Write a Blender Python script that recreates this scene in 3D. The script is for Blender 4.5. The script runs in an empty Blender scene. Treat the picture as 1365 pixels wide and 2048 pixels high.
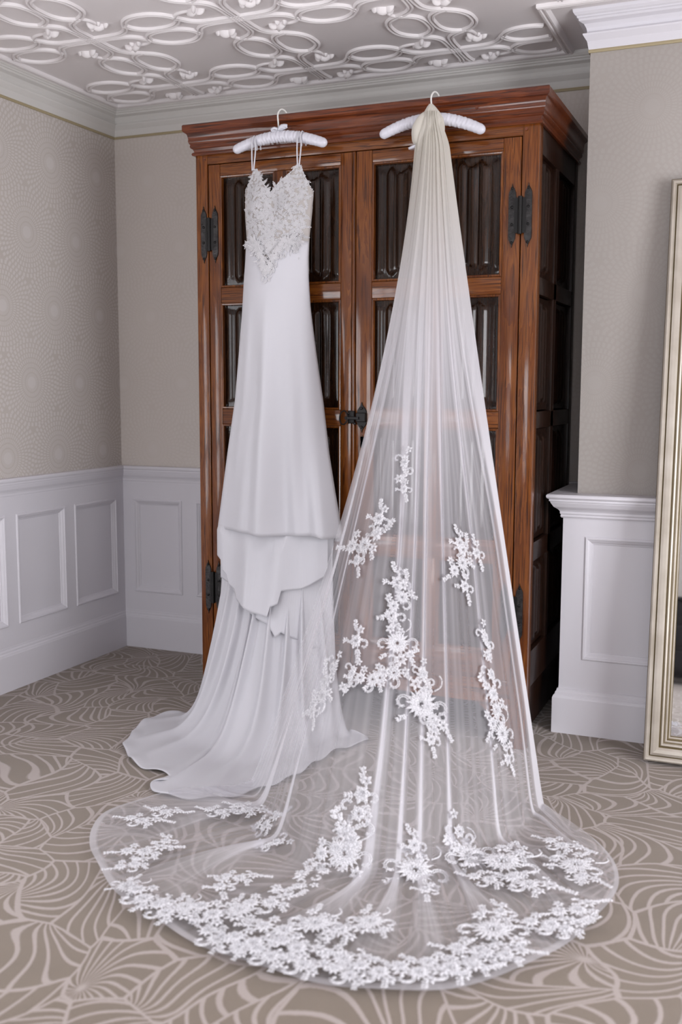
import bpy, bmesh, math, random
import numpy as np
from mathutils import Vector, Matrix
random.seed(7)
rng = np.random.default_rng(11)
sc = bpy.context.scene
COL = sc.collection
R = math.radians

# ------------------------------------------------------------------ camera
FPX = 2079.74
cam_d = bpy.data.cameras.new('camera')
cam = bpy.data.objects.new('camera', cam_d)
COL.objects.link(cam)
cam_d.sensor_fit = 'VERTICAL'
cam_d.sensor_height = 36.0
cam_d.lens = FPX / 2048 * 36.0
_y, _p, _r = R(22.7953), R(6.7864), R(0.134)
CAM = Vector((3.2988, -4.7577, 1.4184))
FW = Vector((-math.sin(_y) * math.cos(_p), math.cos(_y) * math.cos(_p), -math.sin(_p)))
_rt = Vector((math.cos(_y), math.sin(_y), 0))
_up = _rt.cross(FW)
RT = _rt * math.cos(_r) + _up * math.sin(_r)
UP = -_rt * math.sin(_r) + _up * math.cos(_r)
cam.matrix_world = Matrix(((RT.x, UP.x, -FW.x, CAM.x), (RT.y, UP.y, -FW.y, CAM.y), (RT.z, UP.z, -FW.z, CAM.z), (0, 0, 0, 1)))
cam_d.clip_start = 0.05
cam_d.dof.use_dof = True
cam_d.dof.focus_distance = 4.25
cam_d.dof.aperture_fstop = 2.2
sc.camera = cam

# ------------------------------------------------------------------ world, light, exposure
sc.view_settings.view_transform = 'Standard'
sc.view_settings.look = 'None'
sc.view_settings.exposure = 0.0
sc.view_settings.gamma = 1.0
sc.view_settings.use_curve_mapping = False
sc.cycles.transparent_max_bounces = 48
sc.cycles.max_bounces = 10
w = bpy.data.worlds.new('world')
sc.world = w
w.use_nodes = True
wb = w.node_tree.nodes['Background']
wb.inputs[0].default_value = (0.80, 0.88, 1.0, 1)
wb.inputs[1].default_value = 1.0

REAR = -6.9       # wall behind the camera, with two windows
RIGHT = 5.6
WINS = [(0.55, 1.75), (3.45, 4.95)]     # openings in the rear wall (x ranges)
LWIN = (-3.95, -2.55)                    # opening in the left wall (y range)
WZ0, WZ1 = 0.35, 2.30
ld = bpy.data.lights.new('window_daylight', 'AREA')
ld.shape = 'RECTANGLE'; ld.size = 1.3; ld.size_y = WZ1 - WZ0 - .1; ld.energy = 50; ld.color = (0.95, 0.965, 1.0)
lo = bpy.data.objects.new('window_daylight', ld)
COL.objects.link(lo)
lo.location = (-.14, (LWIN[0] + LWIN[1]) / 2, (WZ0 + WZ1) / 2)
lo.rotation_euler = (R(90), 0, R(-90))   # shines towards +x
RWIN = (-4.4, -2.2)                      # opening in the right wall (y range)
ld = bpy.data.lights.new('window_daylight', 'AREA')
ld.shape = 'RECTANGLE'; ld.size = 2.1; ld.size_y = WZ1 - WZ0 - .1; ld.energy = 195; ld.color = (0.96, 0.965, 1.0)
lo = bpy.data.objects.new('window_daylight', ld)
COL.objects.link(lo)
lo.location = (RIGHT + .14, (RWIN[0] + RWIN[1]) / 2, (WZ0 + WZ1) / 2)
lo.rotation_euler = (R(90), 0, R(90))    # shines towards -x
LIGHT_W = [66, 14]
for (x0, x1), pw in zip(WINS, LIGHT_W):
    ld = bpy.data.lights.new('window_daylight', 'AREA')
    ld.shape = 'RECTANGLE'
    ld.size = x1 - x0 - 0.1
    ld.size_y = WZ1 - WZ0 - 0.1
    ld.energy = pw
    ld.color = (0.93, 0.96, 1.0)
    lo = bpy.data.objects.new('window_daylight', ld)
    COL.objects.link(lo)
    lo.location = ((x0 + x1) / 2, REAR - 0.14, (WZ0 + WZ1) / 2)
    lo.rotation_euler = (R(90), 0, 0)      # shines towards +y

# ------------------------------------------------------------------ materials
class NT:
    def __init__(s, name):
        s.m = bpy.data.materials.new(name)
        s.m.use_nodes = True
        s.t = s.m.node_tree
        s.b = s.t.nodes['Principled BSDF']
        s.out = s.t.nodes['Material Output']
    def n(s, typ, **kw):
        nd = s.t.nodes.new(typ)
        for k, v in kw.items():
            setattr(nd, k, v)
        return nd
    def link(s, a, b):
        s.t.links.new(a, b)
    def set(s, nd, key, v):
        if hasattr(v, 'is_output') or isinstance(v, bpy.types.NodeSocket):
            s.link(v, nd.inputs[key])
        else:
            nd.inputs[key].default_value = v
    def math(s, op, a, b=0.0, c=0.0):
        nd = s.n('ShaderNodeMath', operation=op)
        s.set(nd, 0, a); s.set(nd, 1, b)
        if op in ('MULTIPLY_ADD', 'COMPARE', 'WRAP', 'PINGPONG', 'SMOOTH_MIN'):
            s.set(nd, 2, c)
        return nd.outputs[0]
    def vmath(s, op, a, b=None):
        nd = s.n('ShaderNodeVectorMath', operation=op)
        s.set(nd, 0, a)
        if b is not None:
            s.set(nd, 1, b)
        return nd
    def sstep(s, v, lo, hi, a=0.0, b=1.0):
        nd = s.n('ShaderNodeMapRange', interpolation_type='SMOOTHSTEP')
        s.set(nd, 0, v); s.set(nd, 1, lo); s.set(nd, 2, hi); s.set(nd, 3, a); s.set(nd, 4, b)
        return nd.outputs[0]
    def mix(s, f, a, b):
        nd = s.n('ShaderNodeMix', data_type='RGBA')
        s.set(nd, 0, f); s.set(nd, 6, a); s.set(nd, 7, b)
        return nd.outputs[2]
    def coord(s, which='Object'):
        return s.n('ShaderNodeTexCoord').outputs[which]
    def map(s, v, scale=(1, 1, 1), rot=(0, 0, 0), loc=(0, 0, 0)):
        nd = s.n('ShaderNodeMapping')
        s.link(v, nd.inputs[0])
        nd.inputs[1].default_value = loc; nd.inputs[2].default_value = rot; nd.inputs[3].default_value = scale
        return nd.outputs[0]
    def noise(s, v, scale, detail=3, rough=.5, dist=0.0, col=False):
        nd = s.n('ShaderNodeTexNoise')
        s.link(v, nd.inputs['Vector'])
        nd.inputs['Scale'].default_value = scale
        nd.inputs['Detail'].default_value = detail
        nd.inputs['Roughness'].default_value = rough
        nd.inputs['Distortion'].default_value = dist
        return nd.outputs['Color' if col else 'Fac']
    def ramp(s, f, stops):
        nd = s.n('ShaderNodeValToRGB')
        s.link(f, nd.inputs[0])
        e = nd.color_ramp.elements
        while len(e) < len(stops):
            e.new(0.5)
        for el, (p, c) in zip(e, stops):
            el.position = p; el.color = (*c, 1)
        return nd.outputs[0]
    def bump(s, h, strength=.3, dist=.002):
        nd = s.n('ShaderNodeBump')
        s.link(h, nd.inputs['Height'])
        nd.inputs['Strength'].default_value = strength
        nd.inputs['Distance'].default_value = dist
        s.link(nd.outputs[0], s.b.inputs['Normal'])
    def base(s, c, rough=.5, metal=0.0, **kw):
        s.set(s.b, 'Base Color', c if not isinstance(c, tuple) else (*c, 1))
        s.set(s.b, 'Roughness', rough); s.set(s.b, 'Metallic', metal)
        for k, v in kw.items():
            s.set(s.b, k, v)
        return s

def paint(name, c, rough=.45, var=.03):
    t = NT(name)
    o = t.coord()
    n = t.noise(o, 3.0, 4)
    c2 = tuple(x * (1 - var) for x in c)
    t.base(t.mix(n, (*c, 1), (*c2, 1)), rough)
    t.bump(t.noise(o, 60, 3), .12, .001)
    return t.m

def oak(name, vert, cols, rough=.42, coat=.75, spec=.15):
    t = NT(name)
    o = t.coord('Object')
    geo = t.n('ShaderNodeObjectInfo').outputs['Random']
    sh = t.n('ShaderNodeCombineXYZ')
    t.link(t.math('MULTIPLY', geo, 9.0), sh.inputs[0]); t.link(t.math('MULTIPLY', geo, 5.0), sh.inputs[2])
    v = t.vmath('ADD', o, sh.outputs[0]).outputs[0]
    sc1 = (14, 14, 1.2) if vert else (1.2, 14, 14)
    sc2 = (180, 180, 5) if vert else (5, 180, 180)
    m1 = t.map(v, sc1)
    g1 = t.noise(m1, 1.0, 5, .55, 1.3)
    wv = t.math('FRACT', t.math('MULTIPLY', g1, 9.0))
    rings = t.sstep(wv, 0.0, 0.9)
    pores = t.noise(t.map(v, sc2), 1.0, 2, .6)
    blot = t.noise(v, 3.2, 3)
    a = t.ramp(rings, [(0, cols[0]), (1, cols[1])])
    b = t.mix(t.sstep(pores, .52, .66), a, (*cols[2], 1))
    c = t.mix(t.sstep(blot, .42, .68, 0, .55), b, (*cols[3], 1))
    t.base(c, rough)
    t.set(t.b, 'Coat Weight', coat); t.set(t.b, 'Coat Roughness', .12); t.set(t.b, 'Specular IOR Level', spec)
    t.bump(t.math('ADD', pores, t.math('MULTIPLY', rings, .5)), .25, .0012)
    return t.m

OAKC = [(.200, .060, .008), (.130, .034, .004), (.042, .010, .0015), (.070, .014, .002)]
M = {}
M['oak_v'] = oak('polished_oak_upright', True, OAKC)
M['oak_h'] = oak('polished_oak_level', False, OAKC)
M['oak_red'] = oak('red_brown_oak_cornice', False, [(.155, .036, .008), (.105, .021, .005), (.040, .009, .003), (.062, .013, .004)])
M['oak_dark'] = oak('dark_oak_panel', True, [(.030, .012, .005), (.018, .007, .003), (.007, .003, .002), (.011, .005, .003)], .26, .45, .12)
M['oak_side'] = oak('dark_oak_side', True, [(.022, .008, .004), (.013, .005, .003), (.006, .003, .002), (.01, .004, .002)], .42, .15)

def iron_mat():
    t = NT('hammered_black_iron')
    o = t.coord()
    n = t.noise(o, 130, 3)
    t.base(t.ramp(t.noise(o, 40, 3), [(.3, (.020, .018, .018)), (.75, (.055, .052, .052))]), .42, .75)
    t.bump(n, .6, .003)
    return t.m
M['iron'] = iron_mat()
M['iron_black'] = NT('black_iron').base((.012, .011, .011), .4, .6).m

WHITE_PAINT = (.72, .70, .745)
M['trim'] = paint('white_gloss_paint', WHITE_PAINT, .42)
M['ceil'] = paint('ceiling_plaster', (.86, .82, .825), .7)
M['cornice'] = paint('cornice_plaster', (.68, .66, .635), .55)
M['gold_line'] = paint('gilt_line', (.40, .33, .20), .5)
M['plain'] = paint('plain_wall_paint', (.50, .47, .44), .8)

def wallpaper(name, k, con):
    t = NT(name)
    geo = t.n('ShaderNodeNewGeometry')
    sx = t.n('ShaderNodeSeparateXYZ'); t.link(geo.outputs['Position'], sx.inputs[0])
    sn = t.n('ShaderNodeSeparateXYZ'); t.link(geo.outputs['True Normal'], sn.inputs[0])
    side = t.math('GREATER_THAN', t.math('ABSOLUTE', sn.outputs[0]), .5)
    # horizontal coordinate: y on the side walls, x on the walls that face the room
    u = t.math('ADD', t.math('MULTIPLY', sx.outputs[1], side), t.math('MULTIPLY', sx.outputs[0], t.math('SUBTRACT', 1.0, side)))
    z = sx.outputs[2]
    def cell(u0, z0):
        a = t.math('WRAP', t.math('SUBTRACT', u, u0), .185, -.185)
        b = t.math('WRAP', t.math('SUBTRACT', z, z0), .35, -.35)
        r = t.math('SQRT', t.math('ADD', t.math('MULTIPLY', a, a), t.math('MULTIPLY', b, b)))
        return a, b, r
    a1, b1, r1 = cell(-.722, 1.442)
    a2, b2, r2 = cell(-.537, 1.791)
    pick = t.math('LESS_THAN', r1, r2)
    def sel(p, q):
        return t.math('ADD', t.math('MULTIPLY', p, pick), t.math('MULTIPLY', q, t.math('SUBTRACT', 1.0, pick)))
    r = sel(r1, r2); a = sel(a1, a2); b = sel(b1, b2)
    ang = t.math('ARCTAN2', b, a)
    ringi = t.math('FLOOR', t.math('DIVIDE', r, .0235))
    ringf = t.math('FRACT', t.math('DIVIDE', r, .0235))
    band = t.math('MULTIPLY', t.sstep(ringf, .05, .2), t.sstep(ringf, .95, .8))
    dash = t.sstep(t.math('SINE', t.math('ADD', t.math('MULTIPLY', ang, 48.0), t.math('MULTIPLY', ringi, 1.9))), -.45, .15)
    core = t.math('LESS_THAN', r, .028)
    pat = t.math('MAXIMUM', t.math('MULTIPLY', band, dash), core)
    pat = t.math('MULTIPLY', pat, t.math('LESS_THAN', r, .21))
    mott = t.noise(geo.outputs['Position'], 5, 4)
    basec = t.mix(mott, (.455 * k, .412 * k, .380 * k, 1), (.485 * k, .442 * k, .410 * k, 1))
    patc = (.485 * k + .085 * con, .444 * k + .09 * con, .415 * k + .105 * con, 1)
    t.base(t.mix(t.math('MULTIPLY', pat, .8), basec, patc), t.sstep(pat, 0, 1, .62, .62 - .28 * con))
    t.bump(t.math('ADD', t.math('MULTIPLY', pat, .6 * con), t.noise(geo.outputs['Position'], 220, 2)), .18, .0012)
    return t.m
M['wallpaper'] = wallpaper('circle_wallpaper_left_lightened', 1.16, 1.0)  # same paper throughout; here lightened in place of light, pattern sheen painted in
M['wallpaper_back'] = wallpaper('circle_wallpaper_back_lightened', 1.34, .10)  # same paper, lightened to stand in for missing light; pattern sheen left faint
M['wallpaper_pier'] = wallpaper('circle_wallpaper_chimney_darkened', .80, .06)  # same paper, darkened to stand in for dimmer light; pattern sheen left faint

def carpet():
    t = NT('swirl_pattern_carpet')
    geo = t.n('ShaderNodeNewGeometry')
    P = geo.outputs['Position']
    P = t.map(P, (1, 1, 0))
    def warp(P, sc_, amt, off):
        c = t.noise(t.map(P, loc=(off, off * 2, 0)), sc_, 1, .5, 0, True)
        d = t.vmath('SUBTRACT', c, (.5, .5, .5)).outputs[0]
        d = t.vmath('MULTIPLY', d, (amt, amt, 0)).outputs[0]
        return t.vmath('ADD', P, d).outputs[0]
    P2 = warp(P, 1.6, .50, 3.0)
    P3 = warp(P2, 3.6, .05, 9.0)
    S = 4.7
    def vor(feature):
        v = t.n('ShaderNodeTexVoronoi', voronoi_dimensions='2D', feature=feature)
        t.link(P3, v.inputs['Vector'])
        v.inputs['Scale'].default_value = S
        v.inputs['Randomness'].default_value = .9
        return v
    v1 = vor('F1'); v2 = vor('DISTANCE_TO_EDGE')
    edge = t.math('DIVIDE', v2.outputs['Distance'], S)
    pos = v1.outputs['Position']
    loc = t.vmath('SUBTRACT', P3, pos).outputs[0]      # metres from the cell centre
    sc_ = t.n('ShaderNodeSeparateColor'); t.link(v1.outputs['Color'], sc_.inputs[0])
    ang = t.math('MULTIPLY', sc_.outputs[0], 6.2832)
    vr = t.n('ShaderNodeVectorRotate', rotation_type='Z_AXIS')
    t.link(loc, vr.inputs['Vector']); t.link(ang, vr.inputs['Angle'])
    xy = t.n('ShaderNodeSeparateXYZ'); t.link(vr.outputs[0], xy.inputs[0])
    x = t.math('ADD', xy.outputs[0], .15)
    y = xy.outputs[1]
    r = t.math('SQRT', t.math('ADD', t.math('MULTIPLY', x, x), t.math('MULTIPLY', y, y)))
    ph = t.math('ARCTAN2', y, x)
    sgn = t.math('SUBTRACT', t.math('MULTIPLY', t.math('GREATER_THAN', sc_.outputs[1], .5), 2.0), 1.0)
    A = t.math('MULTIPLY', sgn, t.math('MULTIPLY_ADD', sc_.outputs[2], 10.0, 7.0))
    B = 3.6
    val = t.math('ADD', t.math('MULTIPLY', r, A), t.math('MULTIPLY', ph, B))
    br = t.math('DIVIDE', B, r)
    grad = t.math('SQRT', t.math('ADD', t.math('MULTIPLY', A, A), t.math('MULTIPLY', br, br)))
    f = t.math('FRACT', val)
    d = t.math('DIVIDE', t.math('SUBTRACT', .5, t.math('ABSOLUTE', t.math('SUBTRACT', f, .5))), grad)
    wob = t.math('MULTIPLY', t.noise(P, 160, 2), .004)
    spacing = t.math('DIVIDE', 1.0, grad)
    wid = t.math('MINIMUM', 1.0, t.math('DIVIDE', spacing, .026))
    d = t.math('DIVIDE', d, t.math('MAXIMUM', wid, .25))
    d2 = t.math('MINIMUM', d, edge)
    d2 = t.math('ADD', d2, t.math('SUBTRACT', wob, .002))
    line = t.sstep(d2, .0034, .0066, 1.0, 0.0)
    pile = t.noise(P, 420, 2, .6)
    soft = t.noise(P, 7, 3)
    basec = t.mix(soft, (.155, .112, .076, 1), (.210, .158, .114, 1))
    basec = t.mix(t.sstep(pile, .35, .7, 0, .35), basec, (.11, .078, .050, 1))
    linec = t.mix(pile, (.335, .275, .250, 1), (.42, .350, .325, 1))
    t.base(t.mix(line, basec, linec), .95)
    t.set(t.b, 'Sheen Weight', .25); t.set(t.b, 'Sheen Roughness', .6)
    t.bump(t.math('ADD', pile, t.math('MULTIPLY', line, .5)), .5, .004)
    return t.m
M['carpet'] = carpet()

def fabric(name, c, rough=.6, sheen=.3, bumps=900, bs=.08, trans=0.0, sub=0.0):
    t = NT(name)
    o = t.coord()
    n = t.noise(o, bumps, 2)
    t.base((*c,), rough)
    t.set(t.b, 'Sheen Weight', sheen)
    if sub:
        t.set(t.b, 'Subsurface Weight', sub); t.set(t.b, 'Subsurface Scale', .01)
    t.bump(n, bs, .001)
    if trans:
        tr = t.n('ShaderNodeBsdfTranslucent'); tr.inputs[0].default_value = (*c, 1)
        mx = t.n('ShaderNodeMixShader'); mx.inputs[0].default_value = trans
        t.link(t.b.outputs[0], mx.inputs[1]); t.link(tr.outputs[0], mx.inputs[2]); t.link(mx.outputs[0], t.out.inputs[0])
    return t.m
M['crepe'] = fabric('white_crepe', (.63, .62, .66), .5, .25, trans=.12)
M['lining'] = fabric('bodice_lining', (.42, .385, .37), .7, .2)
M['lace'] = fabric('white_lace_thread', (.62, .605, .625), .6, .3, trans=.1)
def open_lace():
    t = NT('open_lace_applique')
    o = t.coord()
    t.base((.68, .67, .70), .6); t.set(t.b, 'Sheen Weight', .3)
    tp = t.n('ShaderNodeBsdfTransparent')
    mx = t.n('ShaderNodeMixShader')
    t.link(t.sstep(t.noise(o, 260, 2, .6), .34, .52, .35, .95), mx.inputs[0])
    t.link(tp.outputs[0], mx.inputs[1]); t.link(t.b.outputs[0], mx.inputs[2]); t.link(mx.outputs[0], t.out.inputs[0])
    return t.m
M['applique'] = open_lace()
M['satin'] = NT('white_satin').base((.62, .61, .67), .27, 0, **{'Sheen Weight': .2}).m
M['coated_wire'] = NT('white_coated_wire').base((.74, .73, .70), .4).m
M['gather'] = fabric('gathered_tulle_shaded_cream', (.66, .62, .55), .8, .3, trans=.2)  # cream tint stands in for the weaker light in dense gathers

def tulle():
    t = NT('sheer_white_tulle')
    at = t.n('ShaderNodeAttribute', attribute_name='cover')
    dif = t.n('ShaderNodeBsdfDiffuse'); trn = t.n('ShaderNodeBsdfTranslucent')
    hgt = t.n('ShaderNodeAttribute', attribute_name='gathered')
    colr = t.mix(hgt.outputs['Fac'], (.80, .785, .83, 1), (.70, .665, .60, 1))  # creamier towards the head: dimmer light of the gathers put into the colour
    t.link(colr, dif.inputs[0]); t.link(colr, trn.inputs[0])
    m1 = t.n('ShaderNodeMixShader'); m1.inputs[0].default_value = .35
    t.link(dif.outputs[0], m1.inputs[1]); t.link(trn.outputs[0], m1.inputs[2])
    tp = t.n('ShaderNodeBsdfTransparent')
    m2 = t.n('ShaderNodeMixShader')
    t.link(at.outputs['Fac'], m2.inputs[0]); t.link(tp.outputs[0], m2.inputs[1]); t.link(m1.outputs[0], m2.inputs[2])
    t.link(m2.outputs[0], t.out.inputs[0])
    return t.m
M['tulle'] = tulle()
def silver():
    t = NT('champagne_silver_leaf')
    o = t.coord()
    c = t.ramp(t.noise(o, 9, 5), [(.3, (.42, .37, .31)), (.7, (.54, .49, .43))])
    t.base(c, .40, .45)
    t.bump(t.noise(o, 90, 3), .12, .001)
    return t.m
M['silver'] = silver()
M['antique_gilt'] = NT('dark_antique_gilt').base((.16, .12, .06), .5, .3).m  # dark antique gilding of the frame's outer edge and grooves
M['mirror'] = NT('mirror_glass').base((.9, .91, .92), .02, 1.0).m
M['black_wood'] = NT('black_lacquered_wood').base((.012, .011, .012), .3).m
M['blue_cloth'] = NT('blue_cloth').base((.10, .22, .38), .8).m
def glass():
    t = NT('window_glass')
    tp = t.n('ShaderNodeBsdfTransparent'); gl = t.n('ShaderNodeBsdfGlossy'); gl.inputs['Roughness'].default_value = .02
    m = t.n('ShaderNodeMixShader'); m.inputs[0].default_value = .06
    t.link(tp.outputs[0], m.inputs[1]); t.link(gl.outputs[0], m.inputs[2]); t.link(m.outputs[0], t.out.inputs[0])
    return t.m
M['glass'] = glass()

# ------------------------------------------------------------------ helpers
WL = {}
def W(o):
    return WL.get(o.name, Vector((0, 0, 0)))
class MB:
    """collects geometry in world coordinates"""
    def __init__(s):
        s.v = []; s.f = []
    def add(s, vs, fs):
        k = len(s.v)
        s.v += [tuple(p) for p in vs]
        s.f += [tuple(i + k for i in f) for f in fs]
        return s
    def box(s, x0, x1, y0, y1, z0, z1, bev=0.0):
        if bev <= 0:
            v = [(x, y, z) for x in (x0, x1) for y in (y0, y1) for z in (z0, z1)]
            return s.add(v, [(0, 1, 3, 2), (4, 6, 7, 5), (0, 4, 5, 1), (2, 3, 7, 6), (0, 2, 6, 4), (1, 5, 7, 3)])
        bm = bmesh.new()
        bmesh.ops.create_cube(bm, size=1)
        for q in bm.verts:
            q.co = ((x0 + x1) / 2 + q.co.x * (x1 - x0), (y0 + y1) / 2 + q.co.y * (y1 - y0), (z0 + z1) / 2 + q.co.z * (z1 - z0))
        bmesh.ops.bevel(bm, geom=bm.edges[:], offset=bev, segments=2, affect='EDGES', profile=.5)
        bm.verts.index_update()
        s.add([q.co[:] for q in bm.verts], [[q.index for q in f.verts] for f in bm.faces])
        bm.free()
        return s
    def grid(s, P, closed=False):
        """P: rows x cols x 3"""
        P = np.asarray(P); n, m = P.shape[:2]
        k = len(s.v)
        s.v += [tuple(map(float, p)) for p in P.reshape(-1, 3)]
        mm = m if closed else m - 1
        for i in range(n - 1):
            for j in range(mm):
                j2 = (j + 1) % m
                s.f.append((k + i * m + j, k + i * m + j2, k + (i + 1) * m + j2, k + (i + 1) * m + j))
        return s
    def tube(s, path, rad, seg=10, cap=True, flat=1.0, up=(0, 0, 1)):
        path = [Vector(p) for p in path]
        n = len(path)
        rads = rad if hasattr(rad, '__len__') else [rad] * n
        rings = []
        for i, p in enumerate(path):
            d = (path[min(i + 1, n - 1)] - path[max(i - 1, 0)]).normalized()
            u = Vector(up); u = (u - d * u.dot(d))
            if u.length < 1e-4:
                u = Vector((0, 1, 0)) - d * d.y
            u.normalize(); w_ = d.cross(u)
            rings.append([p + (w_ * math.cos(a) * flat + u * math.sin(a)) * rads[i] for a in [2 * math.pi * k / seg for k in range(seg)]])
        k = len(s.v)
        s.grid(np.array([[q[:] for q in r] for r in rings]), closed=True)
        if cap:
            s.f.append(tuple(k + j for j in range(seg))[::-1]); s.f.append(tuple(k + (n - 1) * seg + j for j in range(seg)))
        return s
    def sweep(s, prof, path, nrm, closed=False, caps=True):
        """prof: list of (out, up); path: points; nrm: outward unit vector (x,y) per corner, mitred by caller"""
        rows = []
        for (px, py, pz), (nx, ny) in zip(path, nrm):
            rows.append([(px + nx * o, py + ny * o, pz + u) for o, u in prof])
        k = len(s.v); m = len(prof)
        s.grid(np.array(rows))
        if caps:
            s.f.append(tuple(k + j for j in range(m))); s.f.append(tuple(k + (len(rows) - 1) * m + j for j in range(m))[::-1])
        return s

def obj(name, mb, mat, parent=None, smooth=False, kind=None, label=None, sub=0, thick=0, angle=None):
    me = bpy.data.meshes.new(name)
    o_ = W(parent) if parent else Vector((0, 0, 0))
    v = np.array(mb.v, dtype=float) - np.array(o_[:])
    me.from_pydata(v.tolist(), [], mb.f)
    me.update()
    bm = bmesh.new(); bm.from_mesh(me)
    bmesh.ops.recalc_face_normals(bm, faces=bm.faces[:])
    bm.to_mesh(me); bm.free()
    if smooth:
        me.polygons.foreach_set('use_smooth', [True] * len(me.polygons))
        if angle:
            me.set_sharp_from_angle(angle=R(angle))
    if mat:
        me.materials.append(mat)
    o = bpy.data.objects.new(name, me)
    COL.objects.link(o)
    if parent:
        o.parent = parent
        WL[o.name] = o_
    if kind: o['kind'] = kind
    if label: o['label'] = label
    if thick:
        md = o.modifiers.new('thick', 'SOLIDIFY'); md.thickness = thick; md.offset = 0
    if sub:
        md = o.modifiers.new('sub', 'SUBSURF'); md.levels = sub; md.render_levels = sub
    return o
def thing(name, loc, label, cat, group=None):
    o = bpy.data.objects.new(name, None)
    COL.objects.link(o)
    o.location = loc; o.empty_display_size = .1
    o['label'] = label; o['category'] = cat
    if group: o['group'] = group
    WL[o.name] = Vector(loc)
    return o
def part_empty(name, loc, parent):
    o = bpy.data.objects.new(name, None); COL.objects.link(o)
    o.parent = parent; o.location = Vector(loc) - W(parent)
    WL[o.name] = Vector(loc)
    return o
def struct(name, mb, mat, parent=None, **kw):
    return obj(name, mb, mat, parent, kind='structure', **kw)
def sstep(a, b, x):
    t = np.clip((x - a) / (b - a), 0, 1)
    return t * t * (3 - 2 * t)
def interp(xs, ys, x):
    return np.interp(x, xs, ys)
def smooth_interp(xs, ys, x):
    """Catmull-Rom through points (xs increasing)"""
    xs = np.asarray(xs, float); ys = np.asarray(ys, float); x = np.atleast_1d(np.asarray(x, float))
    m = np.gradient(ys, xs)
    i = np.clip(np.searchsorted(xs, x) - 1, 0, len(xs) - 2)
    h = xs[i + 1] - xs[i]; t = np.clip((x - xs[i]) / h, 0, 1)
    h00 = 2 * t**3 - 3 * t**2 + 1; h10 = t**3 - 2 * t**2 + t; h01 = -2 * t**3 + 3 * t**2; h11 = t**3 - t**2
    return h00 * ys[i] + h10 * h * m[i] + h01 * ys[i + 1] + h11 * h * m[i + 1]

# ------------------------------------------------------------------ room shell
CZ = 2.865
PIER_X = 2.553          # left corner of the chimney breast
PIER_Y = -0.49          # its papered face
T = .12
struct('floor', MB().box(-.3, RIGHT + .2, REAR - .3, .2, -.1, 0), M['carpet'])
struct('ceiling', MB().box(-.3, RIGHT + .2, REAR - .3, .2, CZ, CZ + .1), M['ceil'])
mb = MB().box(-T, 0, LWIN[1], 0, 0, CZ).box(-T, 0, REAR - .2, LWIN[0], 0, CZ).box(-T, 0, LWIN[0], LWIN[1], 0, WZ0).box(-T, 0, LWIN[0], LWIN[1], WZ1, CZ)
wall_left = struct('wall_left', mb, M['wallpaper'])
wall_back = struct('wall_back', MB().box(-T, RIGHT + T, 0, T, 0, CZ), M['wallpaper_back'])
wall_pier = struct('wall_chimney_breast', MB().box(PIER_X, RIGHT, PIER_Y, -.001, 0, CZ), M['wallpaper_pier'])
mb = MB().box(RIGHT, RIGHT + T, RWIN[1], 0, 0, CZ).box(RIGHT, RIGHT + T, REAR - .2, RWIN[0], 0, CZ).box(RIGHT, RIGHT + T, RWIN[0], RWIN[1], 0, WZ0).box(RIGHT, RIGHT + T, RWIN[0], RWIN[1], WZ1, CZ)
wall_right = struct('wall_right', mb, M['plain'])
mb = MB()
xs = [-T, WINS[0][0], WINS[0][1], WINS[1][0], WINS[1][1], RIGHT + T]
for i in range(0, 5, 2):
    mb.box(xs[i], xs[i + 1], REAR - .2, REAR, 0, CZ)
for i in (1, 3):
    mb.box(xs[i], xs[i + 1], REAR - .2, REAR, 0, WZ0); mb.box(xs[i], xs[i + 1], REAR - .2, REAR, WZ1, CZ)
wall_rear = struct('wall_rear', mb, M['plain'])
for k, (x0, x1) in enumerate(WINS):
    mb = MB()
    for a, b, c, d in ((x0, x1, WZ0, WZ0 + .06), (x0, x1, WZ1 - .06, WZ1), (x0, x0 + .06, WZ0, WZ1), (x1 - .06, x1, WZ0, WZ1),
                       ((x0 + x1) / 2 - .03, (x0 + x1) / 2 + .03, WZ0, WZ1), (x0, x1, 1.5, 1.55)):
        mb.box(a, b, REAR - .10, REAR - .05, c, d, .004)
    mb.box(x0 - .08, x1 + .08, REAR - .1, REAR + .12, WZ0 - .04, WZ0, .006)
    wn = struct('window_%d' % (k + 1), mb, M['trim'])
    obj('window_pane', MB().box(x0 + .05, x1 - .05, REAR - .078, REAR - .074, WZ0 + .05, WZ1 - .05), M['glass'], wn)

for k, ((y0, y1), xo) in enumerate(((LWIN, -.10), (RWIN, RIGHT + .05))):
    mb = MB()
    for a, b, c, d in ((y0, y1, WZ0, WZ0 + .06), (y0, y1, WZ1 - .06, WZ1), (y0, y0 + .06, WZ0, WZ1), (y1 - .06, y1, WZ0, WZ1), ((y0 + y1) / 2 - .03, (y0 + y1) / 2 + .03, WZ0, WZ1), (y0, y1, 1.5, 1.55)):
        mb.box(xo, xo + .05, a, b, c, d, .004)
    wn = struct('window_%d' % (k + 3), mb, M['trim'])
    obj('window_pane', MB().box(xo + .022, xo + .026, y0 + .05, y1 - .05, WZ0 + .05, WZ1 - .05), M['glass'], wn)
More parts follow.
